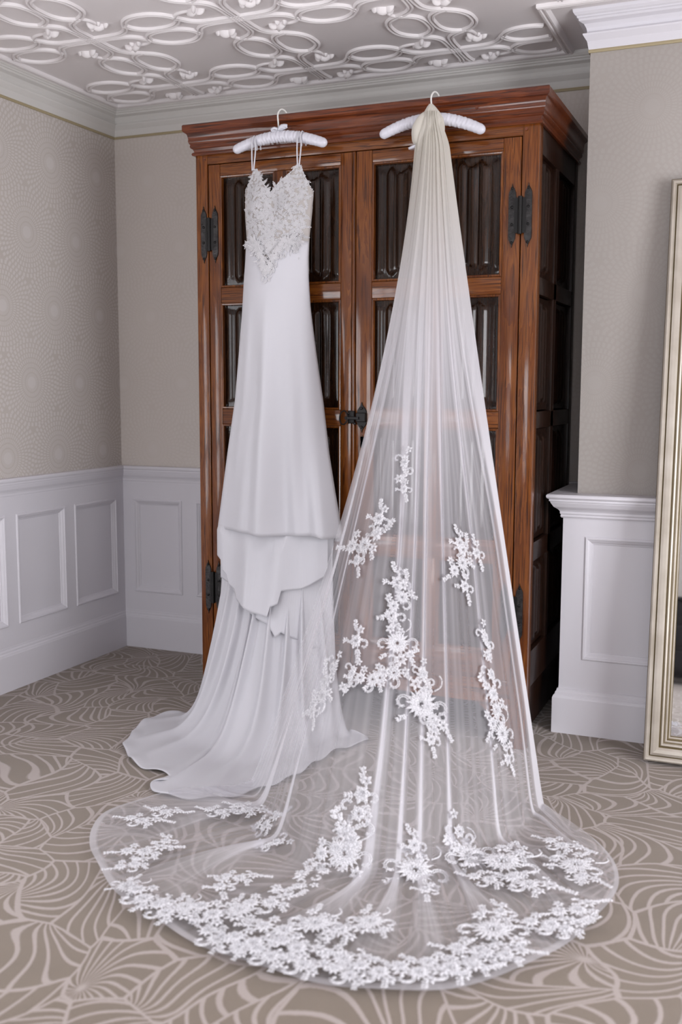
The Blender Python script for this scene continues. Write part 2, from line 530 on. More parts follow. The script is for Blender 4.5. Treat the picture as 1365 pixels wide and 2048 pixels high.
# profiles: (out, up)
CORN = [(0, 0), (.006, .0), (.008, .006), (.012, .03), (.026, .050), (.028, .056), (.014, .058), (.013, .066), (.016, .078), (.024, .092), (.040, .100),
        (.042, .104), (.042, .108), (.047, .110), (.048, .116), (.053, .119), (.060, .128), (.062, .138), (.062, .1399), (0, .1399)]
GOLD = [(0, -.012), (.006, -.012), (.008, -.006), (.006, 0), (0, 0)]
RAIL = [(0, 0), (.006, 0), (.010, .006), (.008, .012), (.012, .018), (.012, .026), (.018, .034), (.034, .046), (.044, .062), (.046, .068), (.050, .070), (.050, .078), (.056, .081), (.060, .086), (.060, .094), (.056, .098), (0, .098)]
BASE = [(0, 0), (.022, 0), (.022, .148), (.020, .152), (.018, .158), (.012, .163), (.012, .170), (.007, .176), (.006, .184), (0, .187)]
def run(name, prof, z, pts, nrm, mat, label=None):
    return struct(name, MB().sweep(prof, [(x, y, z) for x, y in pts], nrm), mat)
zc = CZ - .14
run('trim_1', CORN, zc, [(0, REAR), (0, 0), (PIER_X, 0)], [(1, 0), (1, -1), (0, -1)], M['cornice'])
run('trim_2', CORN, zc, [(PIER_X, -.01), (PIER_X, PIER_Y), (RIGHT, PIER_Y)], [(-1, 0), (-1, -1), (0, -1)], M['trim'])
run('trim_3', GOLD, zc, [(0, REAR), (0, 0), (PIER_X, 0)], [(1, 0), (1, -1), (0, -1)], M['gold_line'])
run('trim_4', GOLD, zc, [(PIER_X, -.01), (PIER_X, PIER_Y), (RIGHT, PIER_Y)], [(-1, 0), (-1, -1), (0, -1)], M['gold_line'])
# chimney breast wainscot is a thick boxed plinth, 5 cm proud of the paper
PX, PY = 2.505, -.53
RZ = .902
sc_rail = 0.5
railL = [(.012 + o * .45 if 0 < i < len(RAIL) - 1 else 0, u) for i, (o, u) in enumerate(RAIL)]
run('trim_5', railL, RZ, [(0, REAR), (0, 0), (PIER_X, 0)], [(1, 0), (1, -1), (0, -1)], M['trim'])
railP = [(-.0 if i in (0, len(RAIL) - 1) else o, u) for i, (o, u) in enumerate(RAIL)]
mb = MB().sweep(railP, [(PX, -.01, RZ - .004), (PX, PY, RZ - .004), (RIGHT, PY, RZ - .004)], [(-1, 0), (-1, -1), (0, -1)])
mb.box(PX - .02, RIGHT, PY - .02, -.01, RZ + .07, RZ + .0935)
struct('trim_6', mb, M['trim'])
BASL = [(.015 + o * .5 if 0 < i < len(BASE) - 1 else 0, u * 1.13) for i, (o, u) in enumerate(BASE)]
run('baseboard_left', BASL, 0, [(0, REAR), (0, 0)], [(1, 0), (1, -1)], M['trim'])
run('baseboard_back', BASL, 0, [(0, 0), (PX + .01, 0)], [(1, -1), (0, -1)], M['trim'])
run('baseboard_right', BASE, 0, [(PX, -.01), (PX, PY), (RIGHT, PY)], [(-1, 0), (-1, -1), (0, -1)], M['trim'])

# panelled dado: solid board with openings, every panel a piece of its own
def dado(board_name, parent_name, origin, du, n, u0, u1, z0, z1, opens, parent):
    """origin + du*u + n*d + z ; du, n 2-D"""
    def P(u, z, d):
        return (origin[0] + du[0] * u + n[0] * d, origin[1] + du[1] * u + n[1] * d, z)
    mb = MB()
    cuts = sorted(set([u0, u1] + [q for o in opens for q in o[:2]]))
    for a, b in zip(cuts[:-1], cuts[1:]):
        hole = next((o for o in opens if abs(o[0] - a) < 1e-6), None)
        segs = [(z0, z1)] if hole is None else [(z0, hole[2]), (hole[3], z1)]
        for p, q in segs:
            mb.add([P(a, p, 0), P(b, p, 0), P(b, q, 0), P(a, q, 0)], [(0, 1, 2, 3)])
    struct(board_name, mb, M['trim'], parent)
    for a, b, p, q in opens:
        steps = [(0, 0), (.002, .004), (.006, .006), (.011, .005), (.013, .001), (.019, -.002), (.027, -.009), (.031, -.010), (.033, -.0135)]
        mb = MB(); loops = []
        for i, d in steps:
            loops.append([P(a + i, p + i, d), P(b - i, p + i, d), P(b - i, q - i, d), P(a + i, q - i, d)])
        mb.grid(np.array(loops), closed=True)
        k = len(mb.v) - 4
        mb.f.append((k, k + 1, k + 2, k + 3))
        struct('panel', mb, M['trim'], parent)
def strip(origin, du, n):
    pass
lop = []
yy = -.083
while yy - .36 > LWIN[1] + .1:
    lop.append((-yy, -yy + .365, .305, .83)); yy -= .44
dado('wainscot', '', (.017, 0), (0, -1), (1, 0), 0, -LWIN[1] - .05, .18, .91, lop, wall_left)
dado('wainscot', '', (0, -.017), (1, 0), (0, -1), 0, PIER_X, .18, .91, [(.082, .386, .310, .822), (.47, .83, .31, .822)], wall_back)
dado('wainscot', '', (PX, PY), (1, 0), (0, -1), 0, RIGHT - PX, .16, RZ + .02, [(.090, .62, .312, .824), (.72, 1.25, .312, .824)], wall_pier)
dado('wainscot', '', (PX, -.01), (0, -1), (-1, 0), 0, -PY - .01, .16, RZ + .02, [], wall_pier)

# ------------------------------------------------------------------ ceiling ornament
ceil = bpy.data.objects['ceiling']
# stepped border moulding that frames the ornamental field
BORD = [(.0, 0), (.0, -.014), (-.006, -.018), (-.012, -.018), (-.014, -.013), (-.020, -.012), (-.024, -.016), (-.030, -.016), (-.036, -.006), (-.040, 0)]
mb = MB().sweep([(o, u) for o, u in BORD], [(.085, REAR + .1, CZ), (.085, -.085, CZ), (2.372, -.085, CZ), (2.372, -.655, CZ), (RIGHT - .1, -.655, CZ)],
         [(1, 0), (1, -1), (-1, -1), (-1, -1), (0, -1)])
struct('trim_7', mb, M['ceil'])
NX0, NY0, PD, PDY = .575, -.27, .685, .70
def clipok(p):
    if p[0] < .10 or p[1] > -.10 or p[1] < -3.0: return False
    if p[0] > 2.36 and p[1] > -.67: return False
    return True
RIBP = [(-.0135, 0), (-.0120, -.006), (-.0088, -.0105), (-.0045, -.0095), (-.0010, -.0045), (.0010, -.0045), (.0045, -.0095), (.0088, -.0105), (.0120, -.006), (.0135, 0)]
def ribbon(pts, name='plaster_strap'):
    runs, cur = [], []
    for p in pts:
        if clipok(p): cur.append(p)
        else:
            if len(cur) > 3: runs.append(cur)
            cur = []
    if len(cur) > 3: runs.append(cur)
    for r_ in runs:
        P = np.array(r_); d = np.gradient(P, axis=0); d /= np.linalg.norm(d, axis=1)[:, None]
        nn = np.stack([-d[:, 1], d[:, 0]], 1)
        rows = [[(P[i, 0] + nn[i, 0] * o, P[i, 1] + nn[i, 1] * o, CZ + u) for o, u in RIBP] for i in range(len(P))]
        mb = MB().grid(np.array(rows))
        m = len(RIBP)
        mb.f.append(tuple(range(m))); mb.f.append(tuple((len(rows) - 1) * m + j for j in range(m)))
        o = obj(name, mb, M['ceil'], ceil, smooth=True, angle=50)
def mirror_pts(half, L):
    return half + [(L - a, b) for a, b in reversed(half[:-1])]
MAIN = [(0, .0135), (.06, .0135), (.11, .0145), (.155, .021), (.188, .040), (.210, .070), (.228, .102), (.252, .136), (.290, .161)]
INNR = [(.222, .100), (.232, .066), (.258, .034), (.300, .016)]
def edge_curves(L):
    out = []
    for sg in (1, -1):
        for half, mid in ((MAIN, .170), (INNR, .0125)):
            c = catrom(mirror_pts(half + [(L / 2, mid)], L), 70 if half is MAIN else 34)
            out.append([(a, sg * b) for a, b in c.tolist()])
    return out
def catrom(pts, n):
    pts = np.array(pts, float)
    s = np.concatenate([[0], np.cumsum(np.linalg.norm(np.diff(pts, axis=0), axis=1))])
    q = np.linspace(0, s[-1], n)
    return np.stack([smooth_interp(s, pts[:, k], q) for k in range(pts.shape[1])], 1)
CX_, CY_ = edge_curves(PD), edge_curves(PDY)
for i in range(-1, 6):
    for j in range(-1, 4):
        nx, ny = NX0 + PD * i, NY0 - PDY * j
        for c in CX_:
            ribbon([(nx + a, ny + b) for a, b in c])
        for c in CY_:
            ribbon([(nx + b, ny - a) for a, b in c])
# tendrils and buds in the four corners round every crossing
def bud(cx, cy, ang):
    mb = MB()
    def ell(px, py, rx, ry, rz, a):
        P = []
        for q in np.linspace(0, math.pi / 2, 5):
            P.append([(px + math.cos(f) * rx * math.sin(q) * math.cos(a) - math.sin(f) * ry * math.sin(q) * math.sin(a),
                       py + math.cos(f) * rx * math.sin(q) * math.sin(a) + math.sin(f) * ry * math.sin(q) * math.cos(a),
                       CZ - rz * math.cos(q)) for f in np.linspace(0, 2 * math.pi, 11)[:-1]])
        mb.grid(np.array(P), closed=True)
    ca, sa = math.cos(ang), math.sin(ang)
    L = lambda x, y: (cx + x * ca - y * sa, cy + x * sa + y * ca)
    ell(*L(0, 0), .030, .016, .026, ang)
    ell(*L(.026, .014), .022, .010, .022, ang + .7)
    ell(*L(.026, -.014), .022, .010, .022, ang - .7)
    ell(*L(-.030, .006), .016, .010, .016, ang + 2.3)
    ell(*L(-.006, .024), .012, .008, .014, ang + 1.5)
    obj('plaster_bud', mb, M['ceil'], ceil, smooth=True)
for i in range(-1, 4):
    for j in range(0, 3):
        nx, ny = NX0 + PD * i, NY0 - PDY * j
        for sx in (1, -1):
            for sy in (1, -1):
                bx, by = nx + sx * .125, ny + sy * .132
                if not (clipok((bx - .04, by)) and clipok((bx + .04, by + .03))): continue
                bud(bx, by, math.atan2(sy, -sx) + (.4 if sx * sy > 0 else -.4))
                # tendril from the joint of the neighbouring oval
                j0 = Vector((nx + sx * .225, ny + sy * .095)) if (sx * sy > 0) else Vector((nx + sx * .095, ny + sy * .23))
                j1 = Vector((bx, by)); mid = (j0 + j1) / 2 + Vector((sx * .028, sy * .028))
                pts = [j0 * (1 - q) ** 2 + mid * (2 * q * (1 - q)) + j1 * (q * q) for q in np.linspace(0, 1, 12).tolist()]
                if all(clipok(p) for p in pts):
                    rr = [.009 * (1 - .3 * q) for q in np.linspace(0, 1, 12)]
                    obj('plaster_tendril', MB().tube([(p.x, p.y, CZ - .002) for p in pts], rr, 8), M['ceil'], ceil, smooth=True)

# ------------------------------------------------------------------ wardrobe
FY = -.82
X0, X1 = .975, 2.435
ward = thing('wardrobe', ((X0 + X1) / 2, -.42, 0), 'tall two-door oak wardrobe with linenfold panels and iron hinges against the back wall', 'wardrobe')
def bx(name, x0, x1, y0, y1, z0, z1, mat, par, bev=.002, **kw):
    return obj(name, MB().box(x0, x1, y0, y1, z0, z1, bev), mat, par, smooth=True, angle=30, **kw)
# carcass posts and frame
for a, b in ((X0, 1.030), (2.372, X1)):
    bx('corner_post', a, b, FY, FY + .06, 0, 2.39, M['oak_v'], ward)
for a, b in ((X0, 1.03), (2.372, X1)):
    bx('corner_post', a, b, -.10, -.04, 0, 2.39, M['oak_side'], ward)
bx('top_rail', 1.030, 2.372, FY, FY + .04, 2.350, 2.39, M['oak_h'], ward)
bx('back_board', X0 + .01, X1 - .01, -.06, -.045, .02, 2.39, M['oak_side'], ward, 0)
bx('top_board', X0, X1, FY + .02, -.04, 2.39, 2.41, M['oak_side'], ward, 0)
bx('bottom_board', X0 + .02, X1 - .02, FY + .02, -.06, .25, .27, M['oak_side'], ward, 0)
# shaped apron under the doors
mb = MB(); N = 40; P = []
for k in range(N + 1):
    x = 1.030 + (2.372 - 1.030) * k / N
    q = abs(k / N - .5) * 2
    zb = .190 - .02 * q + (-.055 * sstep(.80, .90, q)) - .05 * sstep(.92, 1, q)
    P.append((x, zb))
rows = [[(x, FY + .002, .268) for x, _ in P], [(x, FY + .002, z) for x, z in P], [(x, FY + .03, z) for x, z in P], [(x, FY + .03, .268) for x, _ in P]]
mb.grid(np.array(rows))
obj('apron', mb, M['oak_h'], ward)
mb = MB(); mb.tube([(x, FY + .0, .2685) for x in np.linspace(1.03, 2.372, 12)], .004, 8)
obj('apron_bead', mb, M['oak_h'], ward, smooth=True)
# side panelling
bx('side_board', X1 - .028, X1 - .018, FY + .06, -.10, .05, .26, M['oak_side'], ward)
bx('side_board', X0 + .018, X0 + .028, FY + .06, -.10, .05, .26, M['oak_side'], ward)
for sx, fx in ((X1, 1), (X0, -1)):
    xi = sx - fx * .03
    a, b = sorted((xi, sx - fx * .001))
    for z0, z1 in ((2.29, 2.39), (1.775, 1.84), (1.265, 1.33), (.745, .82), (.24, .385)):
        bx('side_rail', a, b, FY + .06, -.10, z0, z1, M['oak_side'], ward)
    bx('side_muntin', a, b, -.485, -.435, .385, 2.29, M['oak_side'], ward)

def linenfold(w, h, front=(0, -1), plain=False, folds=3):
    """returns local grid (u across, z up, d out), w x h centred"""
    nu, nz = 41, 26
    us = np.linspace(-1, 1, nu); zs = np.concatenate([np.linspace(0, .16, 9), np.linspace(.18, .82, 8), np.linspace(.84, 1, 9)])
    G = np.zeros((len(zs), nu, 3))
    for i, z in enumerate(zs):
        for j, u in enumerate(us):
            a = abs(u)
            if plain:
                d = .006 * float(sstep(1, .9, a)) * float(sstep(0, .05, min(z, 1 - z)))
            else:
                if a > .56:
                    d = .007 * max(0, 1 - ((a - .78) / .22) ** 2) ** .7
                else:
                    d = .004 + .013 * abs(math.cos(u / .56 * math.pi * folds / 2)) ** .8
                e = min(z, 1 - z) * h
                lim = .022 + .020 * abs(math.sin((u + 1) * math.pi * 1.6)) * (1 if a < .6 else .4)
                k = float(sstep(lim - .006, lim + .004, e))
                d = d * k + .0015 * (1 - k)
            G[i, j] = (u * w / 2, (z - .5) * h, d)
    return G
def place_panel(name, G, cx, cz, y, par, mat, axis='x', sgn=-1):
    mb = MB()
    if axis == 'x':
        Pn = np.stack([cx + G[..., 0], np.full(G.shape[:2], y) + sgn * G[..., 2], cz + G[..., 1]], -1)
    else:
        Pn = np.stack([y + sgn * G[..., 2], cx + G[..., 0], cz + G[..., 1]], -1)
    mb.grid(Pn)
    return obj(name, mb, mat, par, smooth=True, angle=55)
ROWS = [(1.840, 2.300), (1.330, 1.775), (.820, 1.265), (.385, .745)]
def make_door(x0, x1, cols, hinge_side):
    d = part_empty('door', ((x0 + x1) / 2, FY, .27), ward)
    yb = FY + .030
    s0, s1 = cols[0][0], cols[-1][1]
    bx('stile', x0, s0, FY, yb, .272, 2.347, M['oak_v'], d, .003)
    bx('stile', s1, x1, FY, yb, .272, 2.347, M['oak_v'], d, .003)
    zs = [(2.300, 2.347), (1.775, 1.840), (1.265, 1.330), (.745, .820), (.272, .385)]
    for z0, z1 in zs:
        bx('rail', s0, s1, FY + .001, yb, z0, z1, M['oak_h'], d, .003)
    m0, m1 = cols[0][1], cols[1][0]
    for z0, z1 in ROWS:
        bx('muntin', m0, m1, FY + .001, yb, z0, z1, M['oak_v'], d, .003)
        for a, b in cols:
            # moulded bead round the opening
            mb = MB(); loops = []
            for i, dd in ((0, 0), (.003, -.003), (.008, -.002), (.010, .004), (.010, .016)):
                loops.append([(a + i, FY + dd, z0 + i), (b - i, FY + dd, z0 + i), (b - i, FY + dd, z1 - i), (a + i, FY + dd, z1 - i)])
            mb.grid(np.array(loops), closed=True)
            obj('moulding', mb, M['oak_v'], d)
            G = linenfold(b - a - .012, z1 - z0 - .012, plain=(z0 < .5))
            place_panel('linenfold_panel' if z0 > .5 else 'plain_panel', G, (a + b) / 2, (z0 + z1) / 2, FY + .022, d, M['oak_dark'])
    return d
doorL = make_door(1.035, 1.688, [(1.090, 1.345), (1.395, 1.640)], -1)
doorR = make_door(1.706, 2.368, [(1.774, 2.010), (2.060, 2.300)], 1)
bx('closing_bead', 1.690, 1.704, FY - .004, FY + .02, .272, 2.347, M['oak_v'], ward, .004)
# dark seams round the doors are real gaps; panels on the sides
G = linenfold(.31, .44)
for z0, z1 in ROWS:
    Gs = linenfold(.30, z1 - z0 - .01)
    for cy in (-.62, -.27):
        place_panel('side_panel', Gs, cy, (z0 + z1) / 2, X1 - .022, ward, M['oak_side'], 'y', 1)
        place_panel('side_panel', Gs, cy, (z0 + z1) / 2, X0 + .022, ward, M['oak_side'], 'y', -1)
# cornice, returned along both sides
WC = [(0, 0), (.010, .0), (.013, .006), (.010, .012), (.004, .015), (.008, .026), (.015, .030), (.018, .036), (.016, .044), (.020, .048), (.023, .056), (.022, .066), (.026, .084),
      (.030, .088), (.036, .092), (.041, .098), (.041, .118), (.038, .122), (0, .122)]
mb = MB().sweep(WC, [(X0, -.04, 2.388), (X0, FY, 2.388), (X1, FY, 2.388), (X1, -.04, 2.388)], [(-1, 0), (-1, -1), (1, -1), (1, 0)])
obj('cornice', mb, M['oak_red'], ward, smooth=True, angle=35)
obj('cornice_top', MB().box(X0, X1, FY, -.04, 2.505, 2.510), M['oak_red'], ward)
# oak pegs
for (px, pz) in ((1.018, 2.372), (2.385, 2.372), (2.20, 2.46)):
    mb = MB().tube([(px, FY + .01, pz), (px, FY - (.003 if pz < 2.4 else .026), pz)], .006, 10, up=(0, 0, 1))
    obj('peg', mb, M['oak_red'], ward)

def leaf_plate(cx, z0, z1, wd, y, th, mb):
    """flat iron strap with ogee points at both ends"""
    h = z1 - z0; pts = []
    tip = .028
    half = [(0, 0), (.10, .008), (.30, .016), (.62, .024), (.92, .034), (1.0, .048)]
    zz = [(wd / 2 * a, z0 + b) for a, b in half] + [(wd / 2 * a, z1 - b) for a, b in reversed(half)]
    left = [(-a, b) for a, b in reversed(zz)]
    out = zz + left[1:-1]
    n = len(out)
    a_ = [(cx + x, y, z) for x, z in out]; b_ = [(cx + x * .93, y - th, z0 + h / 2 + (z - z0 - h / 2) * .985) for x, z in out]
    mb.add(a_ + b_, [tuple(range(n)), tuple(range(n, 2 * n))] + [(i, (i + 1) % n, n + (i + 1) % n, n + i) for i in range(n)])
def hinge(xa, xb, xk, z0, z1):
    mb = MB()
    leaf_plate(xa, z0, z1, .029, FY - .0015, .0035, mb)
    leaf_plate(xb, z0, z1, .029, FY - .0015, .0035, mb)
    hz = [z0 + (z1 - z0) * q for q in (.08, .36, .63, .92)]
    o = obj('hinge', mb, M['iron'], ward)
    zm0, zm1 = z0 + (z1 - z0) * .21, z0 + (z1 - z0) * .79
    kb = MB().tube([(xk, FY - .007, zm0), (xk, FY - .007, zm1)], .0085, 12)
    kb.box(min(xa, xb) + .008, max(xa, xb) - .008, FY - .006, FY - .0015, zm0 + .004, zm1 - .004)
    obj('hinge_knuckle', kb, M['iron_black'], o, smooth=True, angle=40)
    for x in (xa, xb):
        for z in hz:
            r = MB().tube([(x, FY - .003, z), (x, FY - .007, z), (x, FY - .0085, z)], [.0055, .0055, .003], 8)
            obj('rivet', r, M['iron_black'], o, smooth=True)
hinge(1.012, 1.066, 1.038, 1.943, 2.180)
hinge(1.012, 1.066, 1.038, .428, .668)
hinge(2.338, 2.399, 2.369, 1.943, 2.180)
hinge(2.338, 2.399, 2.369, .428, .668)
# latch with ring handle and keyhole plate
lt = part_empty('latch', (1.735, FY, 1.30), ward)
mb = MB(); leaf_plate(1.736, 1.240, 1.363, .044, FY - .001, .006, mb)
obj('latch_plate', mb, M['iron_black'], lt)
mb = MB().box(1.715, 1.757, FY - .020, FY - .005, 1.283, 1.320, .003)
mb.box(1.668, 1.730, FY - .026, FY - .014, 1.292, 1.304, .002)
obj('latch_bar', mb, M['iron_black'], lt)
mb = MB().box(1.676, 1.706, FY - .012, FY + .001, 1.276, 1.328, .004)
obj('keeper', mb, M['iron_black'], lt)
mb = MB().tube([(1.668 + .017 * math.cos(a) - .004, FY - .024 + .004 * math.sin(a), 1.300 + .0275 * math.sin(a)) for a in np.linspace(0, 2 * math.pi, 29)], .0030, 8, cap=False, up=(0, 1, 0))
obj('ring_handle', mb, M['iron_black'], lt, smooth=True)
for x, z in ((1.680, 1.316), (1.708, 1.276), (1.736, 1.338), (1.736, 1.262)):
    obj('rivet', MB().tube([(x, FY - .006, z), (x, FY - .015, z), (x, FY - .017, z)], [.005, .005, .002], 8), M['iron'], lt, smooth=True)
mb = MB(); leaf_plate(1.740, 1.175, 1.228, .020, FY - .001, .004, mb)
obj('keyhole_plate', mb, M['iron'], ward)

# ------------------------------------------------------------------ hangers
def catrom(pts, n):
    pts = np.array(pts, float)
    s = np.concatenate([[0], np.cumsum(np.linalg.norm(np.diff(pts, axis=0), axis=1))])
    q = np.linspace(0, s[-1], n)
    return np.stack([smooth_interp(s, pts[:, k], q) for k in range(pts.shape[1])], 1)
def hanger(cx, zc_, ends, label, top, y, pinch=(), bow=False, cz_end=0.0, name='padded_hanger'):
    h = thing(name, (cx, y, zc_), label, 'coat hanger', 'padded satin hangers on the wardrobe cornice')
    (xl, zl), (xr, zr) = ends
    n = 220
    s = np.linspace(0, 1, n)
    x = xl + (xr - xl) * s
    xm = (cx - xl) / (xr - xl)
    z = zl + (zr - zl) * s + (zc_ - (zl + (zr - zl) * xm)) * (1 - np.abs((s - xm) / np.where(s < xm, xm, 1 - xm)) ** 1.9)
    rad = .0225 * (1 - .18 * np.abs(2 * s - 1) ** 2)
    endf = np.clip(np.minimum(s, 1 - s) / .045, 0, 1)
    rad = rad * np.sqrt(1 - (1 - endf) ** 2 * .98)
    for pc in pinch:
        rad = rad * (1 - .16 * np.exp(-((s - pc) / .010) ** 2))
    rows = []
    ph = rng.uniform(0, 6, 12)
    seg = 28
    for i in range(n):
        d = np.array([x[min(i + 1, n - 1)] - x[max(i - 1, 0)], z[min(i + 1, n - 1)] - z[max(i - 1, 0)]]); d /= np.linalg.norm(d)
        u = np.array([-d[1], d[0]])
        row = []
        for k in range(seg):
            a = 2 * math.pi * k / seg
            # ruched satin: gathers running round the pad, skewed and broken up
            g = math.sin(s[i] * 210 + 1.6 * math.sin(a * 2 + ph[0]) + ph[1]) * .5 + math.sin(s[i] * 133 + 2.1 * math.sin(a + ph[2])) * .5
            act = .25 + .75 * math.exp(-((s[i] - xm) / .30) ** 2) if bow else .25 + .75 * math.exp(-((abs(s[i] - xm) - .26) / .13) ** 2)
            r = rad[i] * (1 + .075 * g * act * endf[i])
            row.append((x[i] + u[0] * math.sin(a) * r, y - math.cos(a) * r * .85, z[i] + u[1] * math.sin(a) * r))
        rows.append(row)
    mb = MB().grid(np.array(rows), closed=True)
    mb.f.append(tuple(range(seg))); mb.f.append(tuple((n - 1) * seg + j for j in range(seg)))
    obj('padded_bar', mb, M['satin'], h, smooth=True)
    hk = catrom([(cx + .002, y, zc_ + .012), (cx - .001, y, zc_ + .035), (cx - .004, y, top - .030), (cx - .005, y, top - .014), (cx - .004, y + .005, top), (cx + .001, y + .018, top + .013),
                 (cx + .006, y + .036, top + .014), (cx + .009, y + .054, top + .0055)], 30)
    obj('hook', MB().tube(hk, .0032, 10, up=(0, 1, 0)), M['coated_wire'], h, smooth=True)
    if bow:
        b = MB()
        def loop(pts, w0):
            P = catrom(pts, 10)
            rows = [[(p[0], p[1], p[2] - w0), (p[0], p[1] - .003, p[2]), (p[0], p[1], p[2] + w0)] for p in P]
            b.grid(np.array(rows))
        loop([(cx, y - .01, zc_ + .026), (cx + .018, y - .016, zc_ + .036), (cx + .044, y - .012, zc_ + .034), (cx + .020, y - .006, zc_ + .028), (cx, y - .008, zc_ + .024)], .006)
        loop([(cx, y - .01, zc_ + .026), (cx - .012, y - .016, zc_ + .030), (cx - .030, y - .012, zc_ + .025), (cx - .012, y - .006, zc_ + .022), (cx, y - .008, zc_ + .022)], .005)
        loop([(cx + .002, y - .012, zc_ + .024), (cx + .016, y - .014, zc_ + .030), (cx + .034, y - .012, zc_ + .028)], .005)
        obj('ribbon_bow', b, M['satin'], h, smooth=True, thick=.0012)
    return h
HY = -.905
hanger(1.408, 2.412, ((1.202, 2.373), (1.616, 2.366)), 'white padded satin hanger holding the wedding dress, with a small ribbon bow', 2.507, HY, pinch=(.26, .745), bow=True)
hanger(2.046, 2.420, ((1.838, 2.375), (2.250, 2.357)), 'white padded satin hanger carrying the long tulle veil', 2.508, HY)

# ------------------------------------------------------------------ wedding dress
dress = thing('wedding_dress', (1.41, -.93, 0), 'white sleeveless wedding dress with lace bodice and trailing crepe skirt hanging on the left', 'dress')
DY = -.915
TZ = np.array([2.30, 2.169, 2.10, 2.012, 1.93, 1.85, 1.734, 1.55, 1.369, 1.162, 1.0, .827])[::-1]
TL = np.array([1.262, 1.262, 1.262, 1.267, 1.262, 1.255, 1.247, 1.230, 1.212, 1.177, 1.152, 1.125])[::-1]
TR = np.array([1.563, 1.563, 1.556, 1.545, 1.541, 1.543, 1.551, 1.577, 1.606, 1.632, 1.660, 1.692])[::-1]
def xl(z): return float(np.interp(z, TZ, TL))
def xr(z): return float(np.interp(z, TZ, TR))
def top_edge(s):
    return float(np.interp(s, [0, .03, .10, .155, .205, .27, .36, .45, .475, .50, .56, .66, .74, .79, .84, .90, .96, 1],
                           [2.190, 2.205, 2.238, 2.285, 2.285, 2.250, 2.218, 2.188, 2.176, 2.188, 2.215, 2.243, 2.268, 2.287, 2.284, 2.246, 2.210, 2.188]))
def bod(s, z, off=0.0):
    x = xl(z) + (xr(z) - xl(z)) * s
    dpt = .050 * math.sin(math.pi * min(max(s, 0), 1)) ** .6
    cups = .026 * (math.exp(-((s - .24) / .17) ** 2) + math.exp(-((s - .74) / .17) ** 2)) * math.exp(-((z - 2.13) / .062) ** 2)
    fade = 1 - .5 * float(sstep(2.2, 2.29, z))
    return Vector((x, DY - (dpt + cups + off) * fade, z))
mb = MB(); rows = []
for k in range(31):
    row = []
    for j in range(61):
        s = j / 60
        te = top_edge(s)
        z = 1.87 + (te - 1.87) * k / 30
        row.append(bod(s, z)[:])
    rows.append(row)
mb.grid(np.array(rows))
obj('bodice', mb, M['lining'], dress, smooth=True, thick=.003)
mb = MB(); rows = []
for k in range(10):
    z = 1.93 + .20 * k / 9
    rows.append([(xl(z) + (xr(z) - xl(z)) * s, DY + .028 * math.sin(math.pi * s) ** .7, z) for s in np.linspace(0, 1, 20)])
mb.grid(np.array(rows)); obj('bodice_back', mb, M['lining'], dress, smooth=True, thick=.002)
# straps: two thin cords each side, looped over the hanger
for x0, xs_ in ((1.304, (1.300, 1.312)), (1.506, (1.500, 1.513))):
    for q, xb in enumerate(xs_):
        zt = 2.402
        pts = [(xb + (.004 if q else -.002), HY + .020, zt - .03), (xb + .002, HY + .012, zt + .012), (xb, HY - .003, zt + .021), (xb - .001, HY - .017, zt + .008), (xb - .002 + .004 * q, HY - .022, zt - .03), (xb + (.003 if q == 0 else -.003), DY - .02, 2.283)]
        obj('strap', MB().tube(catrom(pts, 24), .0026, 8, up=(0, 1, 0), flat=1.2), M['crepe'], dress, smooth=True)

def leafgeo(mb, p, d, n, L, Wd, lift=.0015):
    """pointed petal from p along d with normal n"""
    w_ = n.cross(d).normalized()
    pts = [p, p + d * L * .35 + w_ * Wd + n * lift, p + d * L * .72 + w_ * Wd * .7 + n * lift * .6, p + d * L + n * lift * .2, p + d * L * .72 - w_ * Wd * .7 + n * lift * .6, p + d * L * .35 - w_ * Wd + n * lift, p + d * L * .5 + n * lift * 2.2]
    mb.add([q[:] for q in pts], [(0, 1, 6), (1, 2, 6), (2, 3, 6), (3, 4, 6), (4, 5, 6), (5, 0, 6)])
lace = MB()
def bod_n(s, z):
    a = bod(s + .01, z) - bod(s - .01, z); b = bod(s, z + .004) - bod(s, z - .004)
    n = a.cross(b).normalized()
    return n if n.y < 0 else -n
def motif(s, z, sc_=1.0, surf=None):
    lf = .35 if surf else 1.0
    p, n = surf(s, z) if surf else (bod(s, z, .002), bod_n(s, z))
    ax = Vector((0, 0, 1)); t1 = (ax - n * ax.dot(n)).normalized(); t2 = n.cross(t1)
    a0 = random.uniform(0, 6.28)
    kind = random.random()
    if kind < .55:      # sprig of leaves along a curved stem
        d = (t1 * math.cos(a0) + t2 * math.sin(a0))
        q = p.copy()
        for k in range(4):
            d = (d + t2 * random.uniform(-.4, .4)).normalized()
            for sg in (1, -1):
                dd = (d + n.cross(d) * sg * .9).normalized()
                leafgeo(lace, q, dd, n, .0080 * sc_, .0022 * sc_, .0012 * lf)
            q = q + d * .0048 * sc_
        leafgeo(lace, q, d, n, .008 * sc_, .0022 * sc_, .0012 * lf)
    else:
        for k in range(5):
            a = a0 + k * 1.2566
            leafgeo(lace, p, t1 * math.cos(a) + t2 * math.sin(a), n, .0066 * sc_, .0028 * sc_, .0016 * lf)
for _ in range(900):
    s = random.uniform(.05, .95); te = top_edge(s)
    z = random.uniform(2.0, te)
    motif(s, z, random.uniform(.8, 1.15))
for k in range(110):    # scalloped neckline and side edges
    s = k / 109; te = top_edge(s)
    p = bod(s, te - .002, .002); n = bod_n(s, te - .01)
    for q in range(2):
        d = (Vector((random.uniform(-.6, .6), 0, 1)) - n * 0).normalized()
        leafgeo(lace, p, d, n, random.uniform(.004, .008), .0024, .001)

